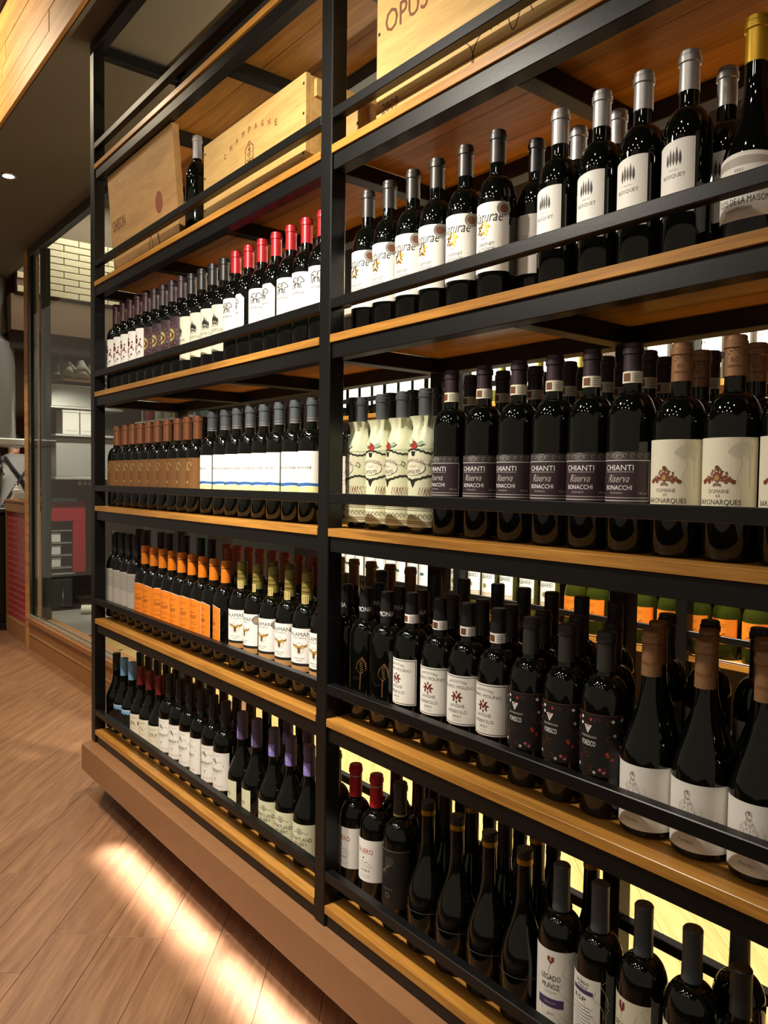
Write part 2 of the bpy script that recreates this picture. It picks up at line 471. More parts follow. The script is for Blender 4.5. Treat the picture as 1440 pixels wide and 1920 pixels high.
def kind(name, prof, cap, label=None, band=None, extra=None, glass='bottle_glass'):
    b = MB(); b.lathe(prof, glass, 28); parts = [('glass_body', b.mesh('glass_body', 30), None)]
    H = prof[-1][1]
    if cap:
        parts.append(('capsule', capsule(prof, cap[0], H, cap[1], **(cap[2] if len(cap) > 2 else {})), None))
    if band:
        b = MB(); z0, z1, m = band; b.lathe([(prof_r(prof, z0) + .0011, z0), (prof_r(prof, z1) + .0011, z1)], m, 20)
        l = Lab(prof_r(prof, z0) + .0011)
        l.rect(-.008, .004, z0 + .003, z1 - .003, 'brown', 0); l.lines(.007, .020, z0 + .004, z1 - .004, 4, 'ink_soft', .0008)
        o = len(b.v); b.v += l.b.v
        for f, mi, sm in zip(l.b.f, l.b.mi, l.b.sm): b.f.append(tuple(q + o for q in f)); b.mi.append(b.mid(l.b.m[mi])); b.sm.append(sm)
        parts.append(('neck_band', b.mesh('neck_band'), 'pale paper band round the neck'))
    if label:
        l = Lab(prof[5][0]); label(l); parts.append(('label', l.mesh(), None))
    if extra:
        parts += extra(prof)
    K[name] = parts


def leaf(l, u, v, L, w, ang, m, k=1):
    c, s_ = math.cos(ang), math.sin(ang)
    pts = [(0, 0), (L * .3, w * .5), (L * .65, w * .42), (L, 0), (L * .65, -w * .42), (L * .3, -w * .5)]
    l.poly([(u + x * c - y * s_, v + x * s_ + y * c) for x, y in pts], m, k)


def lb_naturae(l):
    l.rect(-.047, .047, .062, .189, 'paper_white')
    l.text('Naturae', .002, .163, .066, .020, 'ink', 1, .25)
    for i in range(13):
        a = i * 2.4; rr = .0035 + .0011 * i
        leaf(l, -.004 + rr * math.cos(a) * .6, .141 + rr * math.sin(a) * .55, .008, .0055, a, 'gold_foil', 1 + i % 3)
    l.text('2022', -.002, .1235, .012, .0035, 'ink')
    l.text('CABERNET', .001, .1125, .036, .0062, 'ink'); l.text('SAUVIGNON', .001, .1035, .038, .0062, 'ink'); l.text('PAYS D\'OC', .001, .0955, .022, .0035, 'ink_soft')


def ex_medal(u, v, r, m1, m2, m3):
    def f(prof):
        l = Lab(prof[5][0]); l.disc(u, v, r, m1, 4, 24); l.disc(u, v, r * .92, m3, 5, 24, r * .82); l.disc(u, v, r * .60, m2, 5, 20); l.disc(u, v, r * .72, m3, 5, 24, r * .66)
        return [('medal', l.mesh('medal'), 'round foil award sticker')]
    return f


def lb_bosquet(l):
    l.rect(-.031, .031, .070, lambda u: .172 + .006 * math.sin((u + .031) / .062 * PI * .55), 'paper_white')
    for i, (x, h) in enumerate(((-.0100, .021), (-.005, .026), (.0, .023), (.005, .028), (.0100, .022))):
        leaf(l, x, .139 + .0007 * (i % 3), h, .0044, PI / 2, 'ink_soft', 1); leaf(l, x + .0006, .140, h * .8, .0022, PI / 2, 'ink', 2)
    l.text('MAISON', .0, .1335, .014, .0025, 'ink_faint'); l.text('BOSQUET', .0, .1245, .036, .0066, 'ink_soft')
    l.lines(-.012, .012, .094, .100, 2)


def lb_maison(l):
    arch = lambda u: .118 - .004 + .012 * math.cos(u / .075 * PI / 2)
    l.rect(-.075, .075, lambda u: .034 + .012 * (1 - math.cos(u / .075 * PI / 2)), arch, 'paper_white')
    l.rect(-.070, .070, .108, lambda u: arch(u) - .006, 'paper_grey', 1)
    l.text('2021', .0, .102, .012, .004, 'ink_soft'); l.text('CLOS DE LA MAISON', .004, .060, .075, .009, 'ink', 1, 0, -.002); l.text('COTES DU RHONE', .0, .071, .034, .0035, 'ink_soft')
    l.text('BLANC DE CUVEE', .0, .049, .038, .0045, 'ink_soft')
    l.lines(-.022, .022, .084, .094, 3)


def lb_samera(l):
    l.rect(-.040, .040, .094, .193, 'paper_bright', 0, .012)
    # a walking bear sketched in ink
    ol = [(-.017, .151), (-.016, .160), (-.016, .170), (-.012, .177), (-.005, .179), (.003, .177), (.008, .180), (.013, .180), (.016, .176), (.021, .171), (.019, .167), (.013, .167), (.010, .163), (.013, .152)]
    l.stroke(ol, .0024, 'ink', 1)
    for q in ([(-.012, .151), (-.009, .161), (-.004, .166)], [(-.005, .152), (-.006, .160), (-.001, .166), (.004, .163), (.003, .153)], [(.008, .152), (.007, .161), (.004, .166)], [(-.014, .172), (-.006, .168)], [(.004, .176), (.002, .168)]): l.stroke(q, .0026, 'ink', 2)
    for i in range(16): l.stroke([(-.013 + .0015 * i, .176 - .0004 * (i % 5)), (-.012 + .0015 * i, .168 - .0008 * (i % 3))], .0007, 'ink_soft', 1)
    l.text('SAMERA', .0, .141, .042, .0070, 'ink'); l.lines(-.014, .014, .124, .131, 2); l.lines(-.028, .022, .112, .118, 2); l.text('MENDOZA', .018, .104, .016, .003, 'ink_soft')


def lb_grove(l):
    l.rect(-.045, .045, .050, .188, 'paper_cream')
    for x, h in ((-.010, .030), (-.004, .040), (.003, .032), (.009, .026)):
        leaf(l, x, .126, h, .009, PI / 2, 'ink', 1)
    l.stroke([(-.015, .1255), (.015, .1255)], .0012, 'ink_soft')
    l.text('AS GROVE', .002, .113, .050, .0085, 'ink'); l.lines(-.022, .022, .098, .103, 2); l.disc(0, .088, .004, 'brass', 1)


def lb_redleaf(l):
    l.rect(-.050, .050, .100, .206, 'paper_white')
    rnd = random.Random(3)
    for i in range(46):
        a = rnd.uniform(0, 2 * PI); rr = rnd.random() ** .5
        l.disc(.004 + rr * .026 * math.cos(a), .150 + rr * .036 * math.sin(a), rnd.uniform(.002, .005), rnd.choice(['red_dark', 'brown', 'red_dark', 'paper_plum']), 1 + i % 3, 7)


def lb_circle(l):
    l.rect(-.050, .050, .090, .200, 'paper_plum')
    l.disc(0, .142, .024, 'brass', 1, 24, .0225); l.disc(0, .142, .020, 'gold_pale', 1, 22); l.disc(0, .142, .014, 'brown', 2, 18); l.disc(0, .142, .008, 'gold_pale', 3, 14)
    for i in range(16):
        a = i * PI / 8; l.disc(.033 * math.cos(a), .142 + .040 * math.sin(a), .0022, 'pink', 1, 6)
    l.disc(0, .142, .030, 'brass', 1, 26, .0292)


def lb_copper(l):
    l.rect(-.058, .058, .072, .176, 'copper_foil')
    for sx in (-1, 1):
        l.curve(lambda t: (sx * (.010 + .008 * math.cos(t)), .150 + .012 * math.sin(t)), 0, 5, 16, .0014, 'gold_pale')
        l.curve(lambda t: (sx * (.006 + .006 * math.cos(t + 1)), .128 + .010 * math.sin(t)), 0, 5, 14, .0012, 'brown')
    l.disc(0, .140, .006, 'gold_pale', 1, 12, .0045); l.text('RESERVA', 0, .112, .026, .004, 'brown'); l.disc(0, .098, .0035, 'gold_pale', 1, 10)


def lb_view(l):
    l.rect(-.046, .046, .060, .182, 'paper_white'); l.rect(-.046, .046, .060, lambda u: .092 + .001 * math.sin(u * 90), 'lime', 1)
    l.rect(-.046, .046, lambda u: .094 + .0015 * math.sin(u * 70), lambda u: .102 + .0010 * math.sin(u * 110), 'blue', 2)
    l.rect(-.046, -.012, lambda u: .093, lambda u: .1025 + .0022 * math.sin((u + .046) * 180), 'green', 3)
    l.text('FOOT HILLS', .0, .172, .034, .0035, 'ink_faint'); l.text('Bellavista', .002, .142, .052, .0085, 'ink', 1, .3)
    l.text('MERLOT', .014, .118, .016, .003, 'ink_faint'); l.text('2020', .016, .112, .010, .003, 'ink_faint')


def lb_chianti(l):
    l.rect(-.052, .052, .146, .160, 'strip'); l.rect(-.052, .052, .079, .146, 'paper_plum')
    l.disc(0, .1535, .0088, 'silver', 1, 20, .0078, .62); l.text('2019', 0, .1535, .010, .004, 'silver')
    for i in range(9): l.curve(lambda t: (-.046 + i * .0115 + .003 * math.cos(t), .1535 + .003 * math.sin(t)), 0, 5, 8, .0005, 'ink_faint', 1)
    l.rect(-.052, .052, .1452, .1468, 'silver', 1); l.rect(-.050, .050, .0865, .0877, 'silver', 1); l.rect(-.052, .052, .0815, .0832, 'silver', 1)
    l.rect(.0505, .052, .0815, .1468, 'silver', 1); l.rect(-.052, -.0505, .0815, .1468, 'silver', 1)
    l.text('CHIANTI', .0, .1345, .050, .0090, 'white'); l.rect(-.025, .025, .1275, .1283, 'silver', 1)
    l.text('Riserva', .002, .1175, .036, .0120, 'silver', 1, .35); l.text('BONACCHI', .0, .1030, .046, .0072, 'white'); l.text('MONTALBANO', -.002, .0945, .022, .0026, 'silver'); l.text('13% vol', .040, .0945, .014, .0035, 'silver')


def lb_domaine(l):
    l.rect(-.057, .057, .056, .176, 'paper_cream')
    rnd = random.Random(9)
    for i in range(120):
        a = rnd.uniform(.05, 3.09); rr = rnd.uniform(.35, 1); u = .0195 * rr * math.cos(a); v = .1155 + .0175 * rr * math.sin(a)
        l.stroke([(u, v), (u * .80, v - rnd.uniform(.001, .0035))], rnd.uniform(.0010, .0022), rnd.choice(['rust', 'rust', 'brown']), 1 + i % 2)
    for sx in (-1, 1):
        for i in range(5): l.disc(sx * (.0125 + .0022 * i), .1145 - .0008 * (i - 2) ** 2 + .002, .0028, 'rust', 2, 8)
        l.disc(sx * .0225, .1135, .0032, 'brown', 3, 9, .0016)
    l.disc(0, .1205, .0056, 'rust', 4, 14, 0, 1.3); l.disc(0, .1190, .0034, 'paper_tan', 5, 12, 0, 1.2); l.disc(0, .1335, .0034, 'brown', 4, 8)
    for i in range(7): l.stroke([(-.0048 + .0016 * i, .113 - .0006 * abs(i - 3)), (-.0052 + .00173 * i, .108 - .0004 * abs(i - 3))], .0010, 'brown', 4)
    for i in range(8):
        a = i * .35; l.curve(lambda t: (.034 + (.008 + .0022 * i) * math.cos(t), .140 + (.010 + .0026 * i) * math.sin(t)), .4 + a * .2, 2.6, 12, .0006, 'ink_faint')
    l.curve(lambda t: (.030 + .003 * math.sin(t * 3), .150 - t * .02), 0, 2.4, 10, .0006, 'ink_faint'); l.curve(lambda t: (.044, .150 - t * .022), 0, 2, 6, .0006, 'ink_faint')
    l.text('DOMAINE', .002, .1000, .030, .0056, 'ink_soft'); l.text('DE', .002, .0935, .006, .0038, 'ink_soft'); l.text('BARONARQUES', .0, .0840, .066, .0088, 'ink')
    l.text('2017', -.044, .152, .010, .004, 'ink_faint')


def lb_toso(l):
    top = lambda u: .164 + .006 * math.cos(u * 60)
    l.rect(-.034, .034, .058, top, 'white'); l.rect(-.0332, .0332, .0588, lambda u: top(u) - .0012, 'paper_orange', 1)
    l.text('Pascual', .0, .128, .020, .004, 'ink', 2, .3); l.text('Toso', .0, .116, .034, .0160, 'ink', 2, .35)
    l.lines(-.022, .022, .090, .096, 2, 'brown', .0008, 2); l.lines(-.016, .016, .074, .078, 2, 'brown', .0008, 2); l.lines(-.020, .020, .146, .150, 2, 'rust', .0007, 2)


def lb_alaman(l):
    l.rect(-.046, .046, .062, .077, 'paper_tan'); l.rect(-.046, .046, .076, .084, 'ink', 1); l.rect(-.046, .046, .083, .172, 'paper_bright', 2)
    l.text('ALAMAN', .0, .157, .062, .0100, 'ink', 3); l.text('GRAN RESERVA', .0, .1478, .040, .0032, 'ink_soft', 3)
    l.disc(0, .121, .0150, 'ink_faint', 3, 24, .0140); l.disc(0, .121, .0112, 'ink_faint', 3, 24, .0107)
    for s_ in (-1, 1):
        l.poly([(0, .124), (s_ * .008, .130), (s_ * .016, .1295), (s_ * .022, .133), (s_ * .020, .126), (s_ * .011, .122), (s_ * .003, .118)], 'gold', 4)
        l.poly([(s_ * .010, .1265), (s_ * .022, .133), (s_ * .020, .1275)], 'brown', 5)
    l.poly([(-.003, .122), (.003, .122), (.004, .112), (0, .108), (-.004, .112)], 'brown', 5); l.disc(0, .1255, .0026, 'gold', 5, 8)
    l.text('BARREL AGED', .0, .096, .030, .0030, 'ink_soft', 3); l.text('CHILE', .0, .090, .018, .0030, 'ink_soft', 3)


def lb_lines(l):
    l.rect(-.046, .046, .050, .193, 'paper_grey'); l.lines(-.040, .040, .125, .185, 14, 'ink_soft', .0012); l.text('Nua', -.006, .066, .026, .014, 'ink', 1, .3); l.text('2018', .026, .062, .012, .006, 'ink')


def lb_nebb(l):
    l.rect(-.048, .048, .072, .170, 'paper_white'); l.border(-.046, .046, .0745, .1675, .0011, 'ink')
    l.text('VITICOLTORE', .0, .1585, .042, .0048, 'ink_soft', 1, 0, .0035); l.text('MAURO MOLINO', .0, .1475, .072, .0062, 'ink_soft', 1, 0, .002)
    for i in range(8):
        a = i * PI / 4; leaf(l, .006 * math.cos(a), .1275 + .006 * math.sin(a), .0075, .004, a, 'brown', 1)
    l.stroke([(-.007, .121), (-.005, .134), (0, .124), (.005, .134), (.007, .121)], .0028, 'red_dark', 3)
    l.text('LANGHE', .0, .1105, .034, .0066, 'ink_soft'); l.text('NEBBIOLO', .0, .0990, .044, .0066, 'ink_soft'); l.text('2021', .0, .0895, .018, .0052, 'ink'); l.lines(-.010, .010, .0805, .0835, 2)


def lb_foresco(l):
    l.rect(-.060, .060, .070, .172, 'paper_black'); l.rect(-.060, .060, .171, .172, 'brown', 1)
    rnd = random.Random(5)
    for i in range(34):
        u = rnd.uniform(-.056, .056); v = rnd.uniform(.076, .166)
        if abs(u + .004) < .020 and .112 < v < .155: continue
        s_ = rnd.choice((-1, 1)); R = rnd.uniform(.003, .0065); ph = rnd.uniform(0, 6)
        l.curve(lambda t: (u + s_ * R * (1 - t / 8) * math.cos(t + ph), v + R * (1 - t / 8) * math.sin(t + ph)), 0, 6, 12, .0007, 'brown')
    for i in range(26):
        u = rnd.uniform(-.056, .056); v = rnd.uniform(.075, .168); c = rnd.choice(['pink', 'pink', 'red', 'white', 'silver'])
        if abs(u + .004) < .018 and .115 < v < .150: continue
        for k in range(4): l.disc(u + .0016 * math.cos(k * 1.6), v + .0016 * math.sin(k * 1.6), .0015, c, 2, 6)
    for r_ in range(4):
        for c in range(4 - r_): l.disc(-.004 + (c - (3 - r_) / 2) * .0036, .151 - r_ * .0033, .0017, 'white', 2, 8)
    l.text('BARBERANI', -.003, .1335, .030, .0036, 'silver', 2); l.text('FORESCO', -.003, .1225, .027, .0085, 'white', 2)


def lb_tolloy(l):
    l.rect(-.062, .062, .012, .112, 'paper_white')
    sk = [[(-.004, .098), (-.001, .102), (.003, .101), (.005, .097), (.004, .091), (.001, .087), (-.002, .089), (-.004, .094), (-.004, .098)],
          [(-.002, .088), (-.008, .083), (-.012, .074), (-.010, .064)], [(.003, .087), (.010, .080), (.016, .070)], [(.001, .086), (.003, .076), (.002, .066)],
          [(-.011, .080), (-.006, .070), (-.002, .066)], [(.016, .080), (.022, .074), (.020, .068)], [(.001, .096), (.004, .096)], [(0, .0915), (.003, .0912)], [(-.006, .066), (.010, .064), (.024, .068)]]
    for q in sk: l.stroke(q, .0005, 'ink_faint')
    rnd = random.Random(4)
    for i in range(90):
        a = rnd.uniform(0, 6.28); rr = rnd.random() ** .5; u = .001 + rr * .0048 * math.cos(a); v = .0945 + rr * .0072 * math.sin(a)
        if v > .097 or u < -.001 or v < .091: l.stroke([(u, v), (u + rnd.uniform(-.001, .001), v - rnd.uniform(.0008, .002))], .0005, 'ink_soft')
    for i in range(70):
        v = rnd.uniform(.062, .087); u = rnd.uniform(-.011 + (v - .062) * .2, .017 - (v - .062) * .35); l.stroke([(u, v), (u + rnd.uniform(-.002, .001), v - rnd.uniform(.002, .005))], .00045, 'ink_faint')
    for u, v in ((.0005, .0958), (.0032, .0955)): l.disc(u, v, .0006, 'ink', 2, 6)
    l.curve(lambda t: (.006 + t * .012, .058 + .003 * math.sin(t * 2.4)), 0, 3.2, 16, .0011, 'ink')
    l.text('TOLLOY', .0, .049, .034, .0085, 'ink'); l.text('Pinot Nero', .0, .026, .024, .0045, 'ink_soft', 1, .3)


def lb_garibay(l):
    l.rect(-.047, .047, .050, .164, 'paper_white'); l.border(-.045, .045, .053, .161, .0006, 'ink_faint')
    l.lines(-.020, .020, .153, .155, 2)
    l.poly([(-.030, .122), (.030, .122), (.030, .127), (.018, .129), (.008, .126), (-.030, .126)], 'ink_soft', 1)
    l.poly([(-.020, .125), (-.020, .137), (-.015, .137), (-.015, .142), (-.010, .142), (-.010, .136), (-.005, .136), (-.005, .145), (.001, .145), (.001, .138), (.005, .138), (.005, .126)], 'ink_soft', 1)
    l.curve(lambda t: (.016 + .009 * math.cos(t), .131 + .006 * math.sin(t)), 0, 3.3, 10, .0009, 'ink_soft')
    l.text('GARIBAY', .0, .109, .052, .0095, 'ink'); l.lines(-.014, .014, .098, .101, 2); l.stroke([(0, .088), (0, .076)], .0012, 'ink_soft'); l.disc(0, .084, .003, 'ink_soft', 1, 8, .002); l.lines(-.030, .030, .062, .064, 2)


def lb_swart(l):
    l.rect(-.055, .055, .028, .112, 'paper_green')
    l.disc(0, .093, .0085, 'ink_soft', 1, 20, .0074); l.disc(0, .093, .0060, 'ink_faint', 1, 14); l.stroke([(-.003, .089), (0, .096), (.003, .089)], .0012, 'ink_soft', 2)
    for s_ in (-1, 1): l.curve(lambda t: (s_ * (.009 + t * .006), .090 + .0022 * math.sin(t * 3)), 0, 2.4, 10, .0009, 'ink_soft')
    l.text('SWARTLAND', .0, .0735, .068, .0098, 'ink'); l.text('WINERY', .0, .0610, .044, .0098, 'ink'); l.text('PINOTAGE', .0, .0490, .036, .0050, 'ink_soft'); l.lines(-.016, .016, .040, .043, 2)


def lb_nd(l):
    l.rect(-.050, .050, .028, .112, 'paper_green'); l.text('SWARTLAND', -.004, .0735, .068, .0098, 'ink_soft'); l.text('WINERY', -.004, .0610, .036, .0070, 'ink_soft'); l.disc(0, .093, .0070, 'ink_faint', 1, 16, .0060)


def mk_red(word):
    def f(l):
        l.rect(-.054, .054, .030, .118, 'paper_cream'); l.lines(-.014, .014, .104, .107, 2, 'ink_soft'); l.text(word, .002, .085, .036, .013, 'ink_soft'); l.lines(-.020, .020, .064, .070, 2)
    return f


def lb_blue(l):
    l.rect(-.056, .056, .030, .112, 'paper_black'); l.rect(-.056, .056, .096, .112, 'sky', 1); l.rect(-.056, .056, .108, .110, 'white', 2)
    for i in range(6): l.curve(lambda t: (-.040 + i * .016 + .007 * math.cos(t), .092 + .009 * math.sin(t)), 0, PI, 8, .0016, 'sky', 2)


def lb_duero(l):
    l.rect(-.044, .044, .078, .174, 'paper_white'); l.text('DUERO', -.002, .148, .042, .0110, 'red'); l.disc(-.006, .132, .0022, 'brown', 1, 8)
    l.curve(lambda t: (-.012 + t * .008, .122 + .002 * math.sin(t * 4)), 0, 3, 14, .0008, 'ink_soft'); l.lines(-.020, .020, .112, .116, 2); l.text('ROBLE', .0, .104, .024, .0050, 'rust'); l.lines(-.016, .016, .088, .093, 2)


def lb_dark(l):
    l.rect(-.052, .052, .055, .184, 'paper_black'); l.rect(-.052, .052, .181, .1825, 'ink_soft', 1)
    for i in range(6): l.curve(lambda t: (-.006 + .004 * i * math.sin(t), .140 + .012 * t), -1, 2.2, 10, .0007, 'ink_soft')
    l.text('RESERVA', 0, .096, .026, .0040, 'ink_soft'); l.disc(0, .082, .006, 'ink_soft', 1, 12, .0045)


def lb_grey(l):
    l.rect(-.050, .050, .060, .170, 'paper_grey'); l.lines(-.020, .020, .100, .130, 4, 'ink_soft')


def cracks(l, k=1):
    rnd = random.Random(2)
    for i in range(9):
        u = rnd.uniform(-.046, .046); v = rnd.uniform(.07, .175); pts = [(u, v)]
        for j in range(4): u += rnd.uniform(-.012, .012); v -= rnd.uniform(.006, .016); pts.append((max(-.05, min(.05, u)), max(.05, v)))
        l.stroke(pts, .0007, 'ink_faint', k)


def lb_legado(l):
    l.rect(-.051, .051, .045, .178, 'paper_white'); cracks(l)
    l.poly([(-.006, .167), (.006, .167), (.006, .160), (0, .154), (-.006, .160)], 'brown', 2); l.disc(0, .162, .003, 'paper_tan', 3, 8)
    l.text('LEGADO', .0, .130, .036, .0095, 'ink', 2); l.text('MUÑOZ', .0, .116, .032, .0115, 'ink', 2); l.lines(-.012, .012, .103, .105, 2)
    l.rect(-.024, .024, .078, .093, 'purple', 2); l.text('GARNACHA', 0, .0855, .022, .0035, 'paper_grey', 3); l.text('2019', 0, .066, .012, .004, 'ink_soft', 2)


def lb_legado_back(l):
    l.rect(-.032, .032, .045, .168, 'paper_white'); cracks(l); l.text('LEGADO', .0, .158, .026, .0055, 'ink', 2); l.text('MUÑOZ', .0, .151, .022, .0050, 'ink', 2)
    l.rect(-.020, .020, .140, .147, 'purple', 2); l.text('ESP', -.004, .130, .024, .0075, 'ink', 2); l.lines(-.022, .022, .062, .118, 11, 'ink_soft', .0009, 2, .4)


def lb_legado_shield(l):
    l.rect(-.046, .046, .045, .172, 'paper_cream'); cracks(l); l.poly([(-.008, .165), (.004, .165), (.004, .155), (-.002, .148), (-.008, .155)], 'red_dark', 2)
    l.text('LEGADO', .0, .126, .036, .0095, 'ink', 2)


def ex_mon(prof):
    l = Lab(prof_r(prof, .252) + .0009); l.text('MONIA', .002, .252, .040, .0110, 'white', 1)
    q = Lab(prof[5][0]); leaf(q, .000, .105, .042, .026, PI / 2 - .1, 'brown', 0); q.stroke([(0, .106), (-.001, .070)], .0024, 'brown', 0)
    for i in range(7): q.stroke([(-.0005 * i, .108 + .005 * i), (.007 - .0006 * i, .113 + .005 * i)], .0008, 'brass', 1)
    return [('neck_print', l.mesh('neck_print'), 'white capital letters on the neck'), ('leaf_motif', q.mesh('leaf_motif'), 'bronze leaf printed on the glass')]


def ex_tol(prof):
    l = Lab(prof_r(prof, .266) + .0009); l.text('TOLLOY', .004, .268, .026, .0046, 'brown', 1); return [('neck_print', l.mesh('neck_print'), None)]


def ex_dom(prof):
    l = Lab(prof_r(prof, .29) + .0009)
    for i in range(5): l.disc(.006 + .008 * math.cos(PI * i / 4), .296 + .006 * math.sin(PI * i / 4), .0012, 'brown', 1, 6)
    l.text('RC', .006, .288, .010, .006, 'brown'); l.lines(-.004, .016, .278, .280, 2, 'brown'); return [('neck_print', l.mesh('neck_print'), None)]


def ex_swart(prof):
    l = Lab(prof_r(prof, .245) + .0009); l.rect(-.018, .012, .2285, .262, 'lilac', 0); l.disc(-.004, .247, .006, 'white', 1, 14, .0052); return [('neck_print', l.mesh('neck_print'), 'lit lilac part of the capsule, painted on, with crest ring')]  # lit lower part of the capsule painted as a lilac patch, crest ring over it


def ex_ala(prof):
    l = Lab(prof_r(prof, .25) + .0009); l.rect(-.010, .012, lambda u: .231 + .0008 * 0 + 12 * (u - .001) ** 2, .254, 'gold_pale', 0)
    for i in range(4): l.stroke([(-.006 + .0045 * i, .234), (-.006 + .0045 * i, .252)], .0012, 'brown', 1)
    l.rect(-.014, .016, .262, .2635, 'brown', 1); l.rect(-.014, .016, .274, .2755, 'brown', 1); return [('neck_print', l.mesh('neck_print'), None)]


def ex_wrap(prof):
    """printed paper wrapper, crumpled where it is gathered round the neck"""
    r = .0362; b = MB()
    def wob(rr, z, a):
        if z < .175: return rr
        t = min(1, (z - .175) / .05)
        return rr * (1 + t * (.06 + .07 * math.sin(3 * a + z * 40) + .06 * math.sin(7 * a + 1.3) + .05 * math.sin(11 * a - z * 90)))
    pr = [(r, .013), (r, .17), (r * .96, .186), (r * .84, .200), (r * .70, .214), (r * .62, .224), (r * .66, .236), (r * .78, .246)]
    b.lathe(pr, 'paper_green', 40, wob=wob)
    o = b.mesh('paper_wrap', 25)
    l = Lab(r)
    W_ = r * 3.05
    for z in (.020, .024, .048, .052, .058): l.rect(-W_, W_, z, z + .0012, 'rust' if z < .03 else 'ink_soft')
    for i in range(-11, 12): l.curve(lambda t: (i * .0095 + .0035 * math.cos(t), .036 + .0045 * math.sin(t)), -.6, 4.8, 9, .0011, 'ink_soft')
    for i in range(-6, 7):
        l.rect(i * .018 - .0075, i * .018 + .0075, .063, .0635, 'ink_faint')
    for s_ in (-1, 1):
        for (c, v) in ((.028, .088), (-.040, .088)):
            for k in range(9): l.stroke([(s_ * c - .014 + .003 * k, v - .006 + .0012 * k), (s_ * c - .010 + .003 * k, v + (-1) ** k * .009)], .0009, 'rust')
    fr = lambda t: (t, .116 - .0045 * math.cos(t * 75) + .0012 * math.sin(t * 600))
    l.curve(fr, -W_, W_, 110, .0042, 'ink', 1); fr2 = lambda t: (t, .172 + .0045 * math.cos(t * 75) + .0012 * math.sin(t * 600))
    l.curve(fr2, -W_, W_, 110, .0036, 'ink', 1)
    l.poly([(-.010, .116), (.010, .116), (.004, .103), (0, .096), (-.004, .103)], 'ink', 2); l.poly([(-.006, .172), (.006, .172), (.003, .162), (-.003, .162)], 'ink', 2)
    l.disc(0, .138, .0285, 'ink_soft', 2, 36, .0277, .58); l.disc(0, .138, .0277, 'paper_cream', 2, 30, 0, .58)
    l.curve(lambda t: (.040 * math.sin(t), .148 + .010 * math.cos(t * 1.2) - .002), -1.15, 1.15, 20, .0110, 'paper_cream', 3)
    l.text('ZINFANDEL', 0, .1535, .056, .0068, 'ink_soft', 4, 0, .0065); l.text('AVVOLTO', 0, .1295, .036, .0078, 'ink_soft', 4); l.text('2019', 0, .1405, .012, .0032, 'ink_faint', 4)
    for s_ in (-1, 1): l.stroke([(s_ * .036, .146), (s_ * .043, .140), (s_ * .045, .148), (s_ * .038, .153)], .0016, 'ink_soft', 4)
    l.rect(-W_, W_, .1765, .1775, 'teal'); 
    q = Lab(r * 1.012)
    q.disc(.002, .185, .0085, 'red', 1, 16); q.disc(.000, .189, .0048, 'rust', 2, 12); q.disc(-.002, .190, .0022, 'paper_cream', 3, 8)
    leaf(q, .010, .184, .018, .008, .5, 'teal', 1); leaf(q, -.008, .184, .018, .008, PI - .5, 'teal', 1); q.stroke([(.002, .194), (-.004, .199)], .0010, 'ink')
    return [('paper_wrap', o, 'printed paper wrapper gathered at the neck'), ('wrap_print', l.mesh('wrap_print'), None), ('fruit_print', q.mesh('fruit_print'), 'red fruit printed on the wrapper')]


r0 = .0368
kind('naturae', bordeaux(.331, r0, .195, .245), (.270, 'cap_charcoal'), lb_naturae, None, ex_medal(.036, .176, .0135, 'silver', 'brown', 'ink_soft'))
kind('bosquet', bordeaux(.316, r0, .185, .232), (.256, 'cap_silver'), lb_bosquet)
kind('maison', burgundy(.322, .0415, .120, .240), (.258, 'cap_gold'), lb_maison)
kind('samera', bordeaux(.335, r0, .200, .250), (.271, 'cap_red'), lb_samera)
kind('grove', bordeaux(.330, r0, .198, .246), (.265, 'cap_black'), lb_grove)
kind('redleaf', bordeaux(.345, r0, .212, .255), (.270, 'cap_maroon'), lb_redleaf)
kind('circle', bordeaux(.338, r0, .205, .250), (.266, 'cap_plum'), lb_circle)
kind('blackplain', bordeaux(.318, r0, .190, .238), (.256, 'cap_black'), lb_grey)
kind('redback', bordeaux(.270, .034, .160, .205), (.215, 'cap_darkred'), lb_lines)
kind('copper', bordeaux(.311, r0, .185, .228), (.237, 'cap_copper'), lb_copper)
kind('view', bordeaux(.317, r0, .192, .240), (.259, 'cap_slate', dict(trim=[(.2575, .2605, 'silver_foil'), (.2655, .267, 'silver_foil')])), lb_view)
kind('wrapped', bordeaux(.304, .0320, .150, .200), (.215, 'cap_slate'), None, None, ex_wrap)
kind('chianti', bordeaux(.334, .0385, .212, .256), (.288, 'cap_plum'), lb_chianti, (.270, .2885, 'paper_cream'))
kind('domaine', bordeaux(.323, .0405, .195, .242), (.265, 'cap_tan'), lb_domaine, None, ex_dom)
kind('toso', bordeaux(.301, .0385, .175, .224), (.236, 'cap_orange', dict(lip=False, trim=[(.278, .281, 'brown')])), lb_toso)
kind('alaman', bordeaux(.309, .0395, .182, .228), (.240, 'cap_olive', dict(lip=False, trim=[(.285, .2875, 'brown'), (.262, .264, 'brown')])), lb_alaman, None, ex_ala)
kind('alamedal', bordeaux(.309, .0395, .182, .228), (.240, 'cap_olive', dict(lip=False, trim=[(.285, .2875, 'brown'), (.262, .264, 'brown')])), lb_alaman, None,
     lambda p: ex_ala(p) + ex_medal(.043, .156, .0125, 'strip', 'kraft', 'silver')(p))
kind('lines', bordeaux(.335, r0, .200, .246), (.258, 'cap_black'), lb_lines)
kind('tallblack', bordeaux(.346, r0, .200, .246), (.262, 'cap_black', dict(lip=False)), lb_grey)
kind('blackmid', bordeaux(.327, r0, .195, .242), (.258, 'cap_black', dict(lip=False)), lb_grey)
kind('terra', bordeaux(.326, r0, .190, .236), (.240, 'cap_terra'), lb_grey)
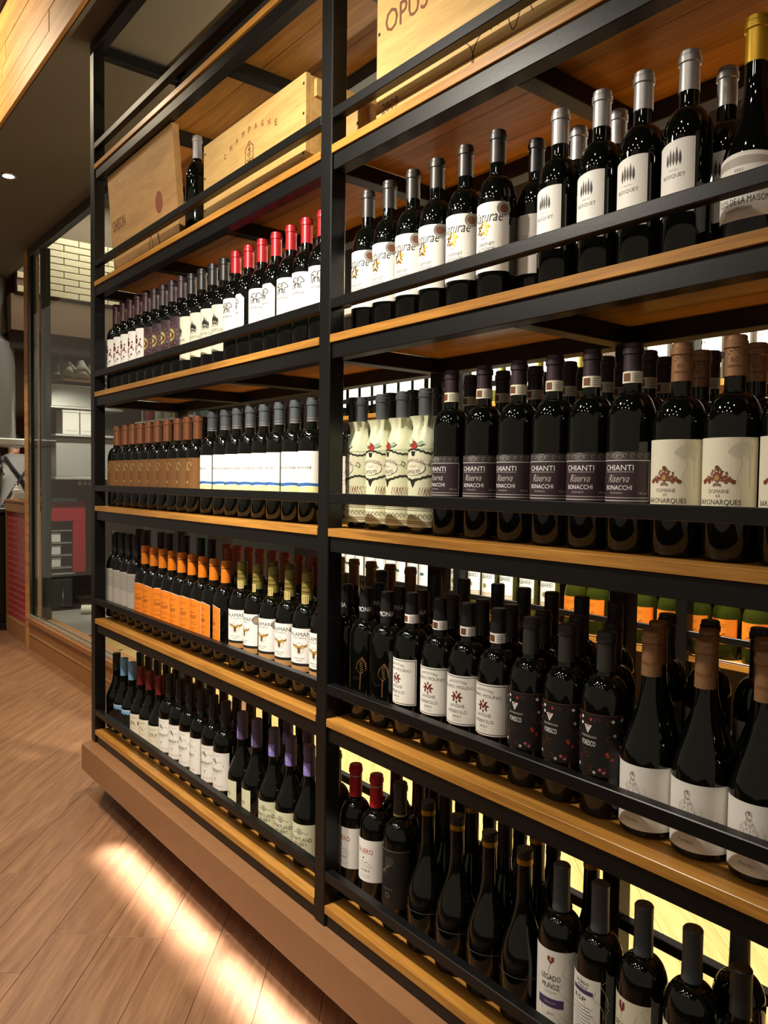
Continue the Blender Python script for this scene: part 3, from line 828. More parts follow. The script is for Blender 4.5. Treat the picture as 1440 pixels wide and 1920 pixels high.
kind('bronze', bordeaux(.325, r0, .190, .236), (.250, 'cap_bronze'), lb_grey)
kind('monia', bordeaux(.300, .0385, .185, .226), (.232, 'cap_black', dict(lip=False)), None, None, ex_mon)
kind('nebb', bordeaux(.308, .0395, .186, .232), (.262, 'cap_black', dict(lip=False)), lb_nebb, (.244, .2625, 'paper_white'))
kind('foresco', bordeaux(.303, .0395, .186, .230), (.238, 'cap_charcoal'), lb_foresco)
kind('tolloy', burgundy(.317, .0440, .122, .240), (.247, 'cap_tan'), lb_tolloy, None, ex_tol)
kind('garibay', bordeaux(.312, .0385, .182, .226), (.236, 'cap_black', dict(lip=False)), lb_garibay)
kind('swart', burgundy(.303, .0420, .122, .220), (.227, 'cap_lilac_shaded', dict(lip=False)), lb_swart, None, ex_swart)
kind('nd', burgundy(.305, .0420, .122, .220), (.227, 'cap_lilac_shaded', dict(lip=False)), lb_nd, None, ex_swart)
for w_ in ('RI', 'NZ', 'ERE'): kind('red' + w_, burgundy(.287, .0410, .124, .212), (.222, 'cap_darkred', dict(lip=False)), mk_red(w_))
kind('bluecap', burgundy(.287, .0400, .118, .205), (.220, 'cap_blue', dict(lip=False)), lb_blue)
kind('darkburg', burgundy(.292, .0410, .120, .210), (.225, 'cap_black', dict(lip=False)), None)
kind('maroonb', bordeaux(.318, r0, .190, .236), (.240, 'cap_maroon'), lb_grey)
kind('duero', bordeaux(.314, .0385, .190, .232), (.240, 'cap_red', dict(trim=[(.287, .2905, 'silver_foil')])), lb_duero)
kind('darklabel', bordeaux(.322, .0385, .196, .240), (.252, 'cap_charcoal', dict(trim=[(.250, .254, 'brass')])), lb_dark)
kind('goldband', burgundy(.311, .0430, .110, .228), (.284, 'cap_black', dict(lip=False, trim=[(.284, .294, 'gold_foil')])), None, None,
     lambda p: [('label_edge', (lambda l: (l.rect(-.06, .06, .088, .089, 'ink_soft'), l.mesh('label_edge'))[1])(Lab(p[5][0])), None)])
kind('legado', bordeaux(.315, .0395, .192, .232), (.236, 'cap_slate', dict(lip=False)), lb_legado)
kind('legadob', bordeaux(.315, .0395, .192, .232), (.236, 'cap_slate', dict(lip=False)), lb_legado_back)
kind('legados', bordeaux(.315, .0395, .192, .232), (.236, 'cap_slate', dict(lip=False)), lb_legado_shield)
kind('screwcap', bordeaux(.292, .0340, .150, .215), (.225, 'cap_charcoal', dict(lip=False)), lb_dark, (.170, .182, 'kraft'))

ORD = 'first second third fourth fifth sixth seventh eighth ninth tenth eleventh twelfth thirteenth fourteenth fifteenth sixteenth seventeenth eighteenth nineteenth twentieth'.split()
DESC = dict(
    naturae=('charcoal-capped bottle with gold-leaf label and sticker', 'gold-leaf label bottles'),
    bosquet=('silver-capped bottle with white five-tree label', 'five-tree label bottles'),
    maison=('gold-capped bottle with arched white label', 'gold-capped bottle'),
    samera=('red-capped bottle with white bear label', 'bear label bottles'),
    grove=('black-capped bottle with cream cypress label', 'cypress label bottles'),
    redleaf=('maroon-capped bottle with white red-leaf label', 'red leaf label bottles'),
    circle=('plum-capped bottle with dark gold-ring label', 'gold ring label bottles'),
    copper=('copper-capped bottle with matching embossed copper label', 'copper label bottles'),
    view=('slate-capped bottle with white and blue seascape label', 'seascape label bottles'),
    wrapped=('bottle wrapped in printed paper', 'paper-wrapped bottles'),
    chianti=('plum-capped bottle with banded neck and label', 'plum label bottles'),
    domaine=('tan-capped bottle with cream label and rust crest', 'rust crest label bottles'),
    toso=('orange-capped bottle with orange wavy-topped label', 'orange label bottles'),
    alaman=('olive-capped bottle with white eagle label', 'eagle label bottles'),
    alamedal=('olive-capped bottle with eagle label and sticker', 'eagle label bottles'),
    lines=('black-capped bottle with grey small-print label', 'small print label bottles'),
    monia=('black bottle with white neck letters', 'bronze leaf bottles'),
    nebb=('black-capped bottle with neck band, bordered label', 'bordered label bottles'),
    foresco=('charcoal-capped bottle with black flower label', 'flower label bottles'),
    tolloy=('tan-capped sloping bottle with sketched figure label', 'sketched figure label bottles'),
    garibay=('black-capped bottle with white castle label', 'castle label bottles'),
    swart=('purple-capped bottle with pale green crest label', 'pale green label bottles'),
    nd=('purple-capped bottle with turned pale green label', 'pale green label bottles'),
    redRI=('dark-red-capped sloping bottle with cream label', 'cream label bottles'), redNZ=('dark-red-capped sloping bottle with cream label', 'cream label bottles'),
    redERE=('dark-red-capped sloping bottle with cream label', 'cream label bottles'),
    bluecap=('blue-capped sloping bottle with blue-topped label', 'blue-capped bottles'),
    darkburg=('plain dark sloping bottle', 'dark sloping bottles'),
    duero=('red-capped bottle with white label and red word', 'red word label bottles'),
    darklabel=('charcoal-capped bottle with black embossed label', 'black label bottles'),
    goldband=('dark sloping bottle with gold neck band', 'gold band bottles'),
    legado=('slate-capped bottle with white purple-bar label', 'cracked label bottles'),
    legadob=('slate-capped bottle turned to its back label', 'cracked label bottles'),
    legados=('slate-capped bottle with cream shield label', 'cracked label bottles'),
    blackplain=('plain black-capped bottle', 'black-capped bottles'), redback=('small dark-red-capped bottle', 'small red-capped bottle'), tallblack=('tall plain black-capped bottle', 'tall black-capped bottles'),
    blackmid=('plain black smooth-capped bottle', 'black-capped bottles'), terra=('terracotta-capped bottle', 'terracotta-capped bottles'), bronze=('bronze-capped bottle', 'bronze-capped bottles'), maroonb=('plain maroon-capped bottle', 'maroon-capped bottles'),
    screwcap=('small bottle with tan shoulder band', 'small bottle'))
SH = dict(A=.862 + Z0, B=.44 + Z0, C=Z0, D=Z0 - .44, E=Z0 - .88, F=1.305 + Z0)
SHN = dict(A='crate shelf', B='upper shelf', C='middle shelf', D='lower shelf', E='bottom shelf')
LISTED = []
UNDER = dict(neck_print='capsule', medal='label', wrap_print='paper_wrap', fruit_print='paper_wrap')


def bottle(kd, x, y, z, rot=0.0):
    o = empty('wine_bottle', (x, y, z), math.radians(rot))
    made = {}
    for nm, me, lb in K[kd]:
        c = link(bpy.data.objects.new(nm, me), made.get(UNDER.get(nm), o)); made[nm] = c
        if lb: c['label'] = lb
    o['category'] = 'bottle'
    return o


def row(sh, bay, rown, items):
    for kd, x, y, rot in items:
        LISTED.append((sh, bay, rown, x, kd, bottle(kd, x, y, SH[sh] + .0006, rot)))


Y1, Y2, Y3, Y4 = .088, .165, .240, .3135
J = lambda a=5: random.uniform(-a, a)
# upper shelf
row('B', 'far', 1, [('redleaf', -1.597 + .0755 * i, Y1, J()) for i in range(5)] + [('circle', -1.2185 + .0755 * i, Y1, J()) for i in range(4)] +
    [('grove', x, Y1, r) for x, r in ((-.915, -12), (-.839, 16), (-.763, 26), (-.688, 16))] +
    [('samera', x, Y1, r) for x, r in ((-.613, 12), (-.536, -22), (-.460, 30), (-.384, -8), (-.309, 14), (-.234, 16), (-.159, 30))])
row('B', 'far', 2, [('maroonb', -1.56 + .080 * i, Y2, 0) for i in range(8)] + [('blackplain', -.90 + .082 * i, Y2, 0) for i in range(9)])
row('B', 'near', 1, [('naturae', x, Y1, 7 + J(4)) for x in (.024, .101, .181, .257, .340, .426)] + [('bosquet', x, Y1, J(5)) for x in (.574, .660, .738, .816)] + [('maison', .917, Y1, 0)])
row('B', 'near', 2, [('blackplain', .468, .150, 0), ('redback', .405, .215, 0), ('bosquet', .554, Y2, 0), ('bosquet', .638, Y2, 0), ('bosquet', .829, Y2 + .01, 0)])
# middle shelf
row('C', 'far', 1, [('copper', x, Y1, J()) for x in (-1.590, -1.499, -1.423, -1.347, -1.268, -1.188, -1.105, -1.018, -.942, -.866)] +
    [('view', x, Y1, r) for x, r in ((-.763, -10), (-.676, 12), (-.600, 16), (-.521, 14), (-.442, 8), (-.360, -12), (-.281, 16), (-.199, 10))])
row('C', 'far', 2, [('blackplain', -1.40 + .085 * i, Y2, 0) for i in range(16)])
row('C', 'near', 1, [('wrapped', x, y, r) for x, y, r in ((-.004, .096, -22), (.080, .092, 6), (.155, .090, -12), (.232, Y1, 4))] +
    [('chianti', x, Y1, r) for x, r in ((.312, -7), (.402, 11), (.490, 1), (.573, 6), (.652, 9), (.731, 3))] + [('domaine', x, Y1, r) for x, r in ((.816, 0), (.900, -2), (.984, 3))])
row('C', 'near', 2, [('blackplain', .02 + .08 * i, Y2 + .002, 0) for i in range(3)] + [('chianti', x, Y2 + .004, 0) for x in (.285, .375, .460, .540, .622, .706)] + [('domaine', .800, Y2 + .006, 0), ('domaine', .890, Y2 + .006, 0)])
row('C', 'near', 3, [('chianti', .335 + .088 * i, Y3 + .008, 0) for i in range(7)])
# lower shelf
row('D', 'far', 1, [('lines', x, Y1, J(8)) for x in (-1.612, -1.537, -1.462, -1.386)] + [('toso', x, Y1, r) for x, r in ((-1.302, 22), (-1.222, 8), (-1.142, 36), (-1.063, 18), (-.984, 6), (-.905, 10), (-.826, 6), (-.747, -6), (-.668, -14))] +
    [('alaman', -.564, Y1, 30), ('alamedal', -.474, Y1, -6), ('alamedal', -.387, Y1, 8), ('alamedal', -.301, Y1, 14), ('alaman', -.217, Y1, 26), ('alaman', -.133, Y1, 10)])
row('D', 'far', 2, [('tallblack', x, Y2, 0) for x in (-1.56, -1.48, -1.34, -1.262, -1.125, -1.000, -.92)] + [('terra', -.80 + .0 * i, Y2, 0) for i in range(1)] + [('alaman', x, Y2 + .002, 0) for x in (-.520, -.430, -.340, -.255, -.170)])
row('D', 'far', 3, [('terra', x, Y3, 0) for x in (-.959, -.880, -.802, -.735 + .006, -.653, -.576, -.497, -.419)])
row('D', 'near', 1, [('monia', x, Y1, r) for x, r in ((-.046, -30), (.032, 36), (.111, 38))] + [('nebb', x, Y1, r) for x, r in ((.197, -4), (.287, 10), (.368, 14), (.4495, 2))] +
    [('foresco', x, Y1, r) for x, r in ((.531, 4), (.612, 2), (.693, 0))] + [('tolloy', x, Y1, r) for x, r in ((.778, -2), (.868, 0), (.958, 2))])
row('D', 'near', 2, [('monia', -.02 + .08 * i, Y2 + .004, 0) for i in range(3)] + [('foresco', x, Y2 + .004, 0) for x in (.240, .330, .410, .492, .572, .650)] + [('tolloy', .736, Y2 + .008, 0), ('tolloy', .826, Y2 + .008, 0), ('tolloy', .916, Y2 + .008, 0)])
row('D', 'near', 3, [('blackplain', -.10 + .0 * i, Y3, 0) for i in range(1)] + [('blackmid', x, Y3 + .006, 0) for x in (.10, .195, .300, .375, .449, .523, .600)] + [('blackplain', x, Y3 + .012, 0) for x in (.705, .785, .870)])
row('D', 'near', 4, [('bronze', x, Y4, 0) for x in (-.390, -.320, -.240, -.156, -.072)])
# bottom shelf
row('E', 'far', 1, [('darkburg', -1.600, Y1, 0), ('bluecap', -1.516, Y1, 0), ('bluecap', -1.432, Y1, 0), ('redRI', -1.340, Y1, 26), ('redNZ', -1.254, Y1, 24), ('redERE', -1.168, Y1, 28)] +
    [('garibay', x, Y1, r) for x, r in ((-1.078, 16), (-.995, 20), (-.912, 8), (-.829, -12), (-.746, 18), (-.664, 8))] +
    [('nd', -.560, Y1, -30), ('nd', -.474, Y1, -32), ('swart', -.378, Y1, 18), ('swart', -.290, Y1, 18), ('swart', -.200, Y1, 20)])
row('E', 'far', 2, [('darkburg', -1.56 + .087 * i, Y2 + .004, 0) for i in range(5)] + [('maroonb', x, Y2, 0) for x in (-1.10, -1.01, -.92, -.83, -.74, -.65)] + [('nd', x, Y2 + .006, 0) for x in (-.44, -.33)])
row('E', 'far', 3, [('darkburg', -1.10 + .10 * i, Y3 + .012, 0) for i in range(7)])
row('E', 'near', 1, [('darklabel', -.085, Y1, 0), ('duero', .000, Y1, 6), ('duero', .080, Y1, 14), ('darklabel', .166, Y1, 8), ('goldband', .258, Y1, 0), ('goldband', .347, Y1, 0), ('goldband', .437, Y1, 0), ('goldband', .526, Y1, 0)] +
    [('legado', .612, Y1, 14), ('legadob', .693, Y1, -6), ('legados', .776, Y1, -14), ('legados', .860, Y1, -20)])
row('E', 'near', 2, [('maroonb', .06, Y2, 0), ('maroonb', .14, Y2, 0)] + [('goldband', x, Y2 + .008, 0) for x in (.305, .485)] + [('darkburg', .228 - .004, Y2 + .006, 0), ('darkburg', .400, Y2 + .008, 0), ('goldband', .612, Y2 + .010, 0), ('legados', .895, Y2, 0), ('screwcap', .936, Y1, 0)])
row('E', 'near', 3, [('darkburg', x, Y3 + .014, 0) for x in (.10, .19, .28, .37, .46)])
CNT = {}
for sh, bay, rown, x, kd, o in sorted(LISTED, key=lambda t: (t[0], t[1], t[2], t[3] if t[1] == 'near' else -t[3])):
    k = (sh, bay, rown); CNT[k] = CNT.get(k, 0) + 1; n = CNT[k]
    d, g = DESC[kd]
    where = 'in the %s row' % ORD[rown - 1] if rown > 1 else ''
    lab = '%s, %s %s, %s, %s bay' % (d, ORD[n - 1], ('in %s row' % ORD[rown - 1]) if rown > 1 else 'from middle post', SHN[sh], bay)
    o['label'] = lab; o['group'] = '%s on the %s' % (g, SHN[sh])

# ------------------------------------------------------------------ the rack
XL0, XL1, XM0, XR1 = -1.637, -1.594, -.043, 1.640
rack = tag(empty('wine_rack', (0, 0, 0)), 'tall black steel rack with orange wood shelves and guard rails on a brown plinth', 'shelving')


def posts():
    for x0, x1 in ((XL0, XL1), (XM0, 0.0), (1.60, XR1)):
        one_box('post', x0, x1, 0, .042, .24, 2.945, 'black_steel', rack, .0025)
        one_box('post', x0, x1, .345, .388, .24, 2.945, 'black_steel', rack, .0025)
    one_box('post', .515, .556, .345, .388, .24, 2.945, 'black_steel', rack, .0025)


posts()
for x0, x1 in ((XL1, XM0), (0.0, 1.60)):
    for s in 'ABCDEF':
        z = SH[s]
        for y0, y1 in ((0, .128), (.1285, .256), (.2565, .388)):
            one_box('shelf_plank', x0 + (.0005 if y0 < .3 else .0005), x1 - .0005, y0, y1 if y1 < .3 else .344, z - .0185, z, 'shelf_wood', rack, .0008)
        one_box('front_beam', x0, x1, .006, .041, z - .0545, z - .0188, 'black_steel', rack, .0015)
        one_box('back_beam', x0, x1, .345, .388, z - .0545, z - .0, 'black_steel', rack, .0015)
        one_box('guard_rail', x0, x1, .0005, .0225, z + .0575, z + .0805, 'black_steel', rack, .0015)
        one_box('back_rail', x0, x1, .352, .374, z + .077, z + .100, 'black_steel', rack, .0015)
        for t in (1, 2):
            xc = x0 + (x1 - x0) * t / 3
            one_box('cross_bar', xc - .02, xc + .02, .0412, .3448, z - .0545, z - .0188, 'black_steel', rack, .0015)
    one_box('top_rail', x0, x1, 0, .04, 2.905, 2.945, 'black_steel', rack, .0015)
    one_box('top_rail', x0, x1, .346, .386, 2.905, 2.945, 'black_steel', rack, .0015)
for x0, x1 in ((XL0, XL1), (XM0, 0.0), (1.60, XR1)):
    for s in 'ABCDEF':
        one_box('cross_bar', x0 + .002, x1 - .002, .0425, .3445, SH[s] - .0545, SH[s] - .0188, 'black_steel', rack, .0015)
    one_box('top_bar', x0 + .002, x1 - .002, .0425, .3445, 2.895, 2.935, 'black_steel', rack, .0015)
b = MB(); b.prism([(-1.612, -.046), (1.70, -.046), (1.70, .42), (-1.775, .42), (-1.775, .040)], .14, .2385, 'plinth_brown'); b.build('plinth', rack)
b = MB(); b.prism([(-1.55, .075), (1.66, .075), (1.66, .38), (-1.66, .38), (-1.66, .16)], 0.0, .1395, 'plinth_brown'); b.build('plinth_base', rack)
one_box('light_strip', -1.5, 1.6, -.040, -.026, .1315, .1395, 'plastic_white', rack)

# ------------------------------------------------------------------ crates on the top shelf
zA = SH['A'] + .0006


def flat(x, y, z, lean=0.0):
    return lambda u, v, d: (x + u, y - d + lean * v, z + v)


# crate lid leaning forward
cr = tag(empty('crate_lid', (-1.24, .062, zA)), 'large weathered wooden crate lid leaning on the guard rail beside the end post', 'crate lid')
H_ = .385; ln = -.08
b = MB()
x0, x1 = -.297, .298
for (ya, yb) in ((0, .022),):
    P = [(x0, ya, 0), (x1, ya, 0), (x1, yb, 0), (x0, yb, 0), (x0, ya + ln * H_, H_), (x1, ya + ln * H_, H_), (x1, yb + ln * H_, H_), (x0, yb + ln * H_, H_)]
    for q in ((0, 3, 2, 1), (4, 5, 6, 7), (0, 1, 5, 4), (2, 3, 7, 6), (0, 4, 7, 3), (1, 2, 6, 5)): b.quad([P[i] for i in q], 'crate_oak')
l = Lab(1, flat(0, 0, 0, ln)); l.text('OHISON', -.215, .195, .125, .042, 'brown'); l.disc(.155, .175, .030, 'rust', 0, 16, 0, 1.2)
l.curve(lambda t: (.06 + .016 * math.sin(t) + t * .002, .055 + .030 * math.cos(t)), 0, 6.4, 18, .0030, 'brown'); l.curve(lambda t: (.12 + t * .006, .090 - .012 * t + .014 * math.sin(4 * t)), 0, 3.2, 24, .0028, 'brown')
b.join(l.b); b.build('board', cr)


def crate(name, x0, x1, y0, y1, h, m, label, print_=None, t=.014):
    c = tag(empty(name, ((x0 + x1) / 2, y0, zA)), label, 'crate', 'wooden wine crates on the top shelf'); w = (x1 - x0) / 2
    fb = MB(); fb.box(-w, w, 0, t, 0, h, m, .001)
    if print_: fb.join(print_.b)
    fb.build('front_board', c); one_box('back_board', -w, w, y1 - y0 - t, y1 - y0, 0, h, m, c, .001)
    for s_ in (-1, 1): one_box('end_board', s_ * w, s_ * (w - t), t, y1 - y0 - t, 0.0, h - .004, m, c, .001)
    one_box('bottom_board', -w + t, w - t, t, y1 - y0 - t, 0.0, t, m, c)
    for s_ in (-1, 1): one_box('end_batten', s_ * (w + .012), s_ * (w + .0002), t + .01, y1 - y0 - t - .01, h - .055, h - .012, m, c, .001)
    for s_ in (-1, 1):
        for zz in (.25, .62, .9): one_box('nail', s_ * (w - .009) - .003, s_ * (w - .009) + .003, -.0012, -.0002, h * zz - .003, h * zz + .003, 'ink', c)
    return c


l = Lab(1, flat(0, 0, 0)); E6 = [(-.026 * math.sin(a) * (1 if i % 2 == 0 else .80), .150 + .036 * math.cos(a) * (1 if i % 2 == 0 else .80)) for i, a in enumerate([k * PI / 6 for k in range(13)])]
l.stroke([(u + .0, v) for u, v in E6], .0028, 'brown'); l.stroke([(0, .172), (0, .130)], .003, 'brown'); l.stroke([(-.008, .163), (.008, .163)], .003, 'brown'); l.disc(0, .175, .004, 'brown', 1, 10, .0022)
l.curve(lambda t: (.014 * math.sin(t), .142 - .012 * math.cos(t)), -1.3, 1.3, 12, .003, 'brown'); l.text('V', -.008, .150, .008, .012, 'brown'); l.text('C', .008, .150, .008, .012, 'brown')
for i, ch in enumerate('CHAMPAGNE'):
    u = (i - 4) * .036; l.text(ch, u, .205 - 3.2 * u * u * .45 + .012, .013, .016, 'rust')
for i in range(14): l.disc(-.09 + i * .014, .048 + .0 * i, .0018 + .001 * (i % 3), 'ink_soft', 1, 6)
c2 = crate('wine_crate', -.776, -.204, .062, .30, .262, 'crate_pine', 'pale pine crate stamped with a star-framed anchor, lit at its end', l)
crate('wine_crate', -.172, -.012 - .03, .110, .30, .155, 'crate_oak', 'small plain crate tucked behind the middle post between larger crates')
l = Lab(1, flat(-.32, 0, 0))
l.text('OPUS ONE', .165, .228, .27, .048, 'brown'); l.text('2009', .048, .050, .056, .022, 'brown')
l.curve(lambda t: (.265 + .014 * math.sin(t) + .010 * t, .060 + .026 * math.cos(t)), 0, 7, 26, .0022, 'brown'); l.curve(lambda t: (.36 + .018 * t, .080 + .030 * math.sin(2.2 * t) * (1 - t * .1)), 0, 4.6, 40, .0022, 'brown')
c4 = crate('wine_crate', .095, .735, .052, .31, .345, 'crate_pine', 'big pine crate branded with large letters and a signature, near bay', l)
kind('tallsilver', bordeaux(.345, .0375, .205, .262), (.272, 'cap_silver'), None)
o = bottle('tallsilver', -.868 - .035, .100, zA); tag(o, 'single silver-capped bottle standing between crate lid and anchor crate', 'bottle')

# ------------------------------------------------------------------ room shell
def struct(o): o['kind'] = 'structure'; return o


fl = struct(one_box('floor', -9.0, 4.0, -4.0, 3.2, -.06, -.009, 'wall_dark'))
ang = math.radians(-40); dx, dy = math.cos(ang), math.sin(ang); nx, ny = -dy, dx
PWD, PLN = .157, 1.22
b = MB(); b.box(-PLN / 2 + .0005, PLN / 2 - .0005, -PWD / 2 + .0005, PWD / 2 - .0005, -.009, 0, 'floor_wood', .0008); pm = b.mesh('plank')
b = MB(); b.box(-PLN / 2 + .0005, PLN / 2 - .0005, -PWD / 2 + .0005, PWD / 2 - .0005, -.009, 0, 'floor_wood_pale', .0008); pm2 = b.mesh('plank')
for j in range(-40, 40):
    offs = random.uniform(0, PLN)
    for i in range(-8, 8):
        s_ = i * PLN + offs; t_ = (j + .43) * PWD
        x = s_ * dx + t_ * nx; y = s_ * dy + t_ * ny
        if -6.6 < x < 1.9 and -1.35 < y < 1.6 and not (x < -4.9 and y > .9) and not (x > 1.0 and y < 0):
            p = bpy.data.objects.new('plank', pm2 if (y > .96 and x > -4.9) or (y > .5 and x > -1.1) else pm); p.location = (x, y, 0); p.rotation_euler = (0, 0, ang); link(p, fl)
# planked bulkhead above the rack
bk = struct(one_box('wall_bulkhead', -7.5, 2.6, -.088, .02, 2.955, 3.6, 'wall_dark'))
zz = 2.95
for rw in range(6):
    hgt = .085 if rw else .075
    x = -7.5 + random.uniform(-.9, 0)
    while x < 2.6:
        L_ = random.choice((.9, 1.2, 1.5, .7)); xa, xb = max(-7.5, x), min(2.6, x + L_)
        if xb - xa > .05: one_box('plank', xa + .0008, xb - .0008, -.1015 - random.uniform(0, .003), -.088, zz, zz + hgt - .0016, 'plank_wall_wood', bk, .001)
        x += L_
    zz += hgt
struct(one_box('ceiling', -7.5, 2.6, -.086, .62, 2.948, 2.954, 'ceiling_dark'))
struct(one_box('ceiling_aisle', -7.5, 4.0, -3.4, -.1, 3.46, 3.5, 'wall_dark'))
struct(one_box('ceiling_wine_room', -1.85, 2.6, .62, 1.72, 2.948, 2.99, 'ceiling_dark'))
struct(one_box('wall_back', -1.80, 2.6, 1.64, 1.72, 0, 2.95, 'wall_dark'))
struct(one_box('wall_end', 2.5, 2.6, .42, 1.64, 0, 2.95, 'wall_dark'))
struct(one_box('ceiling_kitchen', -9.0, -1.85, .60, 3.2, 3.66, 3.7, 'ceiling_dark'))
struct(one_box('wall_above_window', -7.5, -1.85, .58, .64, 2.955, 3.66, 'wall_dark'))
struct(one_box('wall_kitchen_back', -9.0, -1.80, 3.1, 3.2, 0, 3.66, 'wall_dark'))
struct(one_box('wall_kitchen_side', -7.4, -7.3, .64, 3.1, 0, 3.66, 'soffit_brown'))
# downlight in the low ceiling
dl = tag(empty('ceiling_downlight', (-3.27, .085, 2.948)), 'small round recessed downlight glowing in the dark low ceiling', 'lamp')
b = MB(); b.lathe([(.030, -.004), (.040, -.005), (.044, -.002), (.044, 0)], 'chrome', 24); b.build('trim_ring', dl)
b = MB(); b.lathe([(.0, -.0045), (.030, -.0042)], 'lamp', 20); b.build('lens', dl)
spot('downlight_spot', (-3.27, .085, 2.938), (-3.27, .085, 0), 45, (1, .86, .66), 120, .8, .03)

# glazed partition beside the rack
wn = struct(empty('window_1', (0, 0, 0)))
one_box('pane', -4.62, -1.84, .552, .562, .262, 2.885, 'window_glass', wn)
one_box('frame', -4.68, -1.80, .535, .58, 2.885, 2.947, 'steel_dark', wn, .002)
one_box('frame', -4.68, -1.80, .530, .545, .2405, .262, 'steel', wn, .002)
one_box('frame', -4.68, -1.80, .570, .585, .2405, .262, 'steel', wn, .002)
one_box('frame', -4.68, -4.62, .54, .58, .262, 2.885, 'frame_green', wn, .002)
one_box('frame', -4.47, -4.33, .566, .60, .262, 2.885, 'frame_green', wn, .002)
one_box('frame', -4.435, -4.42, .542, .550, .262, 2.885, 'steel', wn, .002)
one_box('frame', -1.84, -1.80, .535, .58, .262, 2.885, 'frame_green', wn, .002)
sl = struct(one_box('baseboard_window', -4.68, -1.70, .535, .66, 0, .2403, 'sill_brown'))
one_box('cap_strip', -4.68, -1.70, .530, .535, .11, .118, 'kraft', sl); one_box('ledge', -4.68, -1.70, .515, .535, .205, .2403, 'sill_brown', sl, .002)
struct(one_box('trim_1', -4.785, -4.685, .535, .62, 0, 2.947, 'plank_wall_wood'))

# ------------------------------------------------------------------ far rack in the wine room
fr_ = tag(empty('wall_rack', (0, 0, 0)), 'black steel wall rack of pale wine bottles across the room behind', 'shelving')
for x in (-1.97, -.92, .12, 1.16, 1.72): one_box('post', x - .02, x + .02, 1.30, 1.34, 0, 2.9, 'black_steel', fr_, .002)
one_box('light_strip', -1.9, 1.68, 1.30, 1.33, 2.115, 2.145, 'plastic_white', fr_, .002)  # made-up housing for the added light under the shelves
for s in 'BCDE':
    z = SH[s]
    one_box('shelf_board', -1.94, 1.70, 1.342, 1.60, z - .02, z, 'shelf_wood', fr_, .001)
    one_box('shelf_edge', -1.94, 1.70, 1.320, 1.341, z - .02, z, 'shelf_wood', fr_, .001)
    one_box('guard_rail', -1.94, 1.70, 1.305, 1.318, z + .060, z + .082, 'black_steel', fr_, .001)


def lb_far_white(l): l.rect(-.045, .045, .050, .158, 'white'); l.lines(-.022, .022, .105, .145, 4); l.disc(.0, .085, .008, 'ink_faint', 1, 10, .006)
def lb_far_green(l): l.rect(-.045, .045, .060, .172, 'white'); l.disc(.004, .125, .012, 'green', 1, 12, 0, .6); l.lines(-.02, .02, .10, .108, 2)
def lb_albarei(l):
    l.rect(-.044, .044, .050, .186, 'white'); l.text('CONDES DE', 0, .172, .030, .005, 'ink_soft'); l.text('ALBAREI', 0, .156, .064, .0155, 'ink'); l.disc(0, .118, .0095, 'brass', 1, 14)
    for i in range(4): l.curve(lambda t: (t, .086 - .007 * i + .003 * abs(((t * 90) % 2) - 1)), -.044, .044, 40, .0028, 'gold', 1)
def lb_swirl(l): l.rect(-.047, .047, .045, .170, 'white'); l.curve(lambda t: (.014 * math.cos(t) * (1 - t / 14), .148 + .012 * math.sin(t) * (1 - t / 14)), 0, 8, 26, .0028, 'ink'); l.text('RS', -.014, .126, .020, .010, 'ink', 1, .4); l.disc(.012, .085, .010, 'lime', 1, 10)
def lb_amber(l): l.rect(-.055, .055, .050, .128, 'paper_orange'); l.curve(lambda t: (-.02 + t * .013, .078 + .005 * math.sin(t * 3)), 0, 3, 20, .0016, 'ink'); l.lines(-.02, .02, .105, .112, 2, 'brown')
def lb_lemon(l): l.rect(-.044, .044, .050, .150, 'white'); l.lines(-.022, .022, .10, .14, 4); l.rect(.038, .044, .050, .150, 'yellow', 1)


kind('farwhite', bordeaux(.315, .037, .185, .23), (.25, 'cap_black'), lb_far_white)
kind('fargreen', bordeaux(.315, .037, .195, .24), (.26, 'cap_black'), lb_far_green)
kind('albarei', bordeaux(.325, .037, .200, .245), (.26, 'cap_olive'), lb_albarei, glass='glass_yellow')
kind('swirl', bordeaux(.315, .038, .185, .23), (.25, 'cap_slate'), lb_swirl, glass='glass_clear')
kind('amber', burgundy(.315, .043, .140, .25), (.26, 'cap_black'), lb_amber, glass='glass_olive')
kind('lemon', bordeaux(.315, .037, .185, .23), (.25, 'cap_bronze'), lb_lemon, glass='glass_yellow')
FAR = {'B': [('farwhite', -1.87 + .102 * i) for i in range(8)] + [('lemon', -.98 + .098 * i) for i in range(7)] + [('swirl', -.13 + .094 * i) for i in range(8)],
       'D': [('fargreen', -1.87 + .083 * i) for i in range(10)] + [('albarei', x) for x in (-.99, -.885, -.800, -.700, -.592, -.482 - .002)] + [('amber', -.36 + .098 * i) for i in range(9)],
       'C': [('farwhite', -1.85 + .11 * i) for i in range(12)]}
FD = dict(farwhite='dark far-wall bottle with plain white label', fargreen='dark far-wall bottle with white label and green mark', albarei='yellow-green bottle with white lettered label and gold waves',
          swirl='clear far-wall bottle with white swirl label', amber='sloping green bottle with orange label', lemon='pale yellow bottle with white label')
for s, lst in FAR.items():
    for n, (kd, x) in enumerate(lst):
        o = bottle(kd, x, 1.388, SH[s] + .0006, J(6)); tag(o, '%s, %s along, %s of wall rack' % (FD[kd], (ORD + ['twenty-first', 'twenty-second', 'twenty-third', 'twenty-fourth', 'twenty-fifth'])[n], SHN[s]), None, 'bottles on the wall rack %s' % SHN[s])

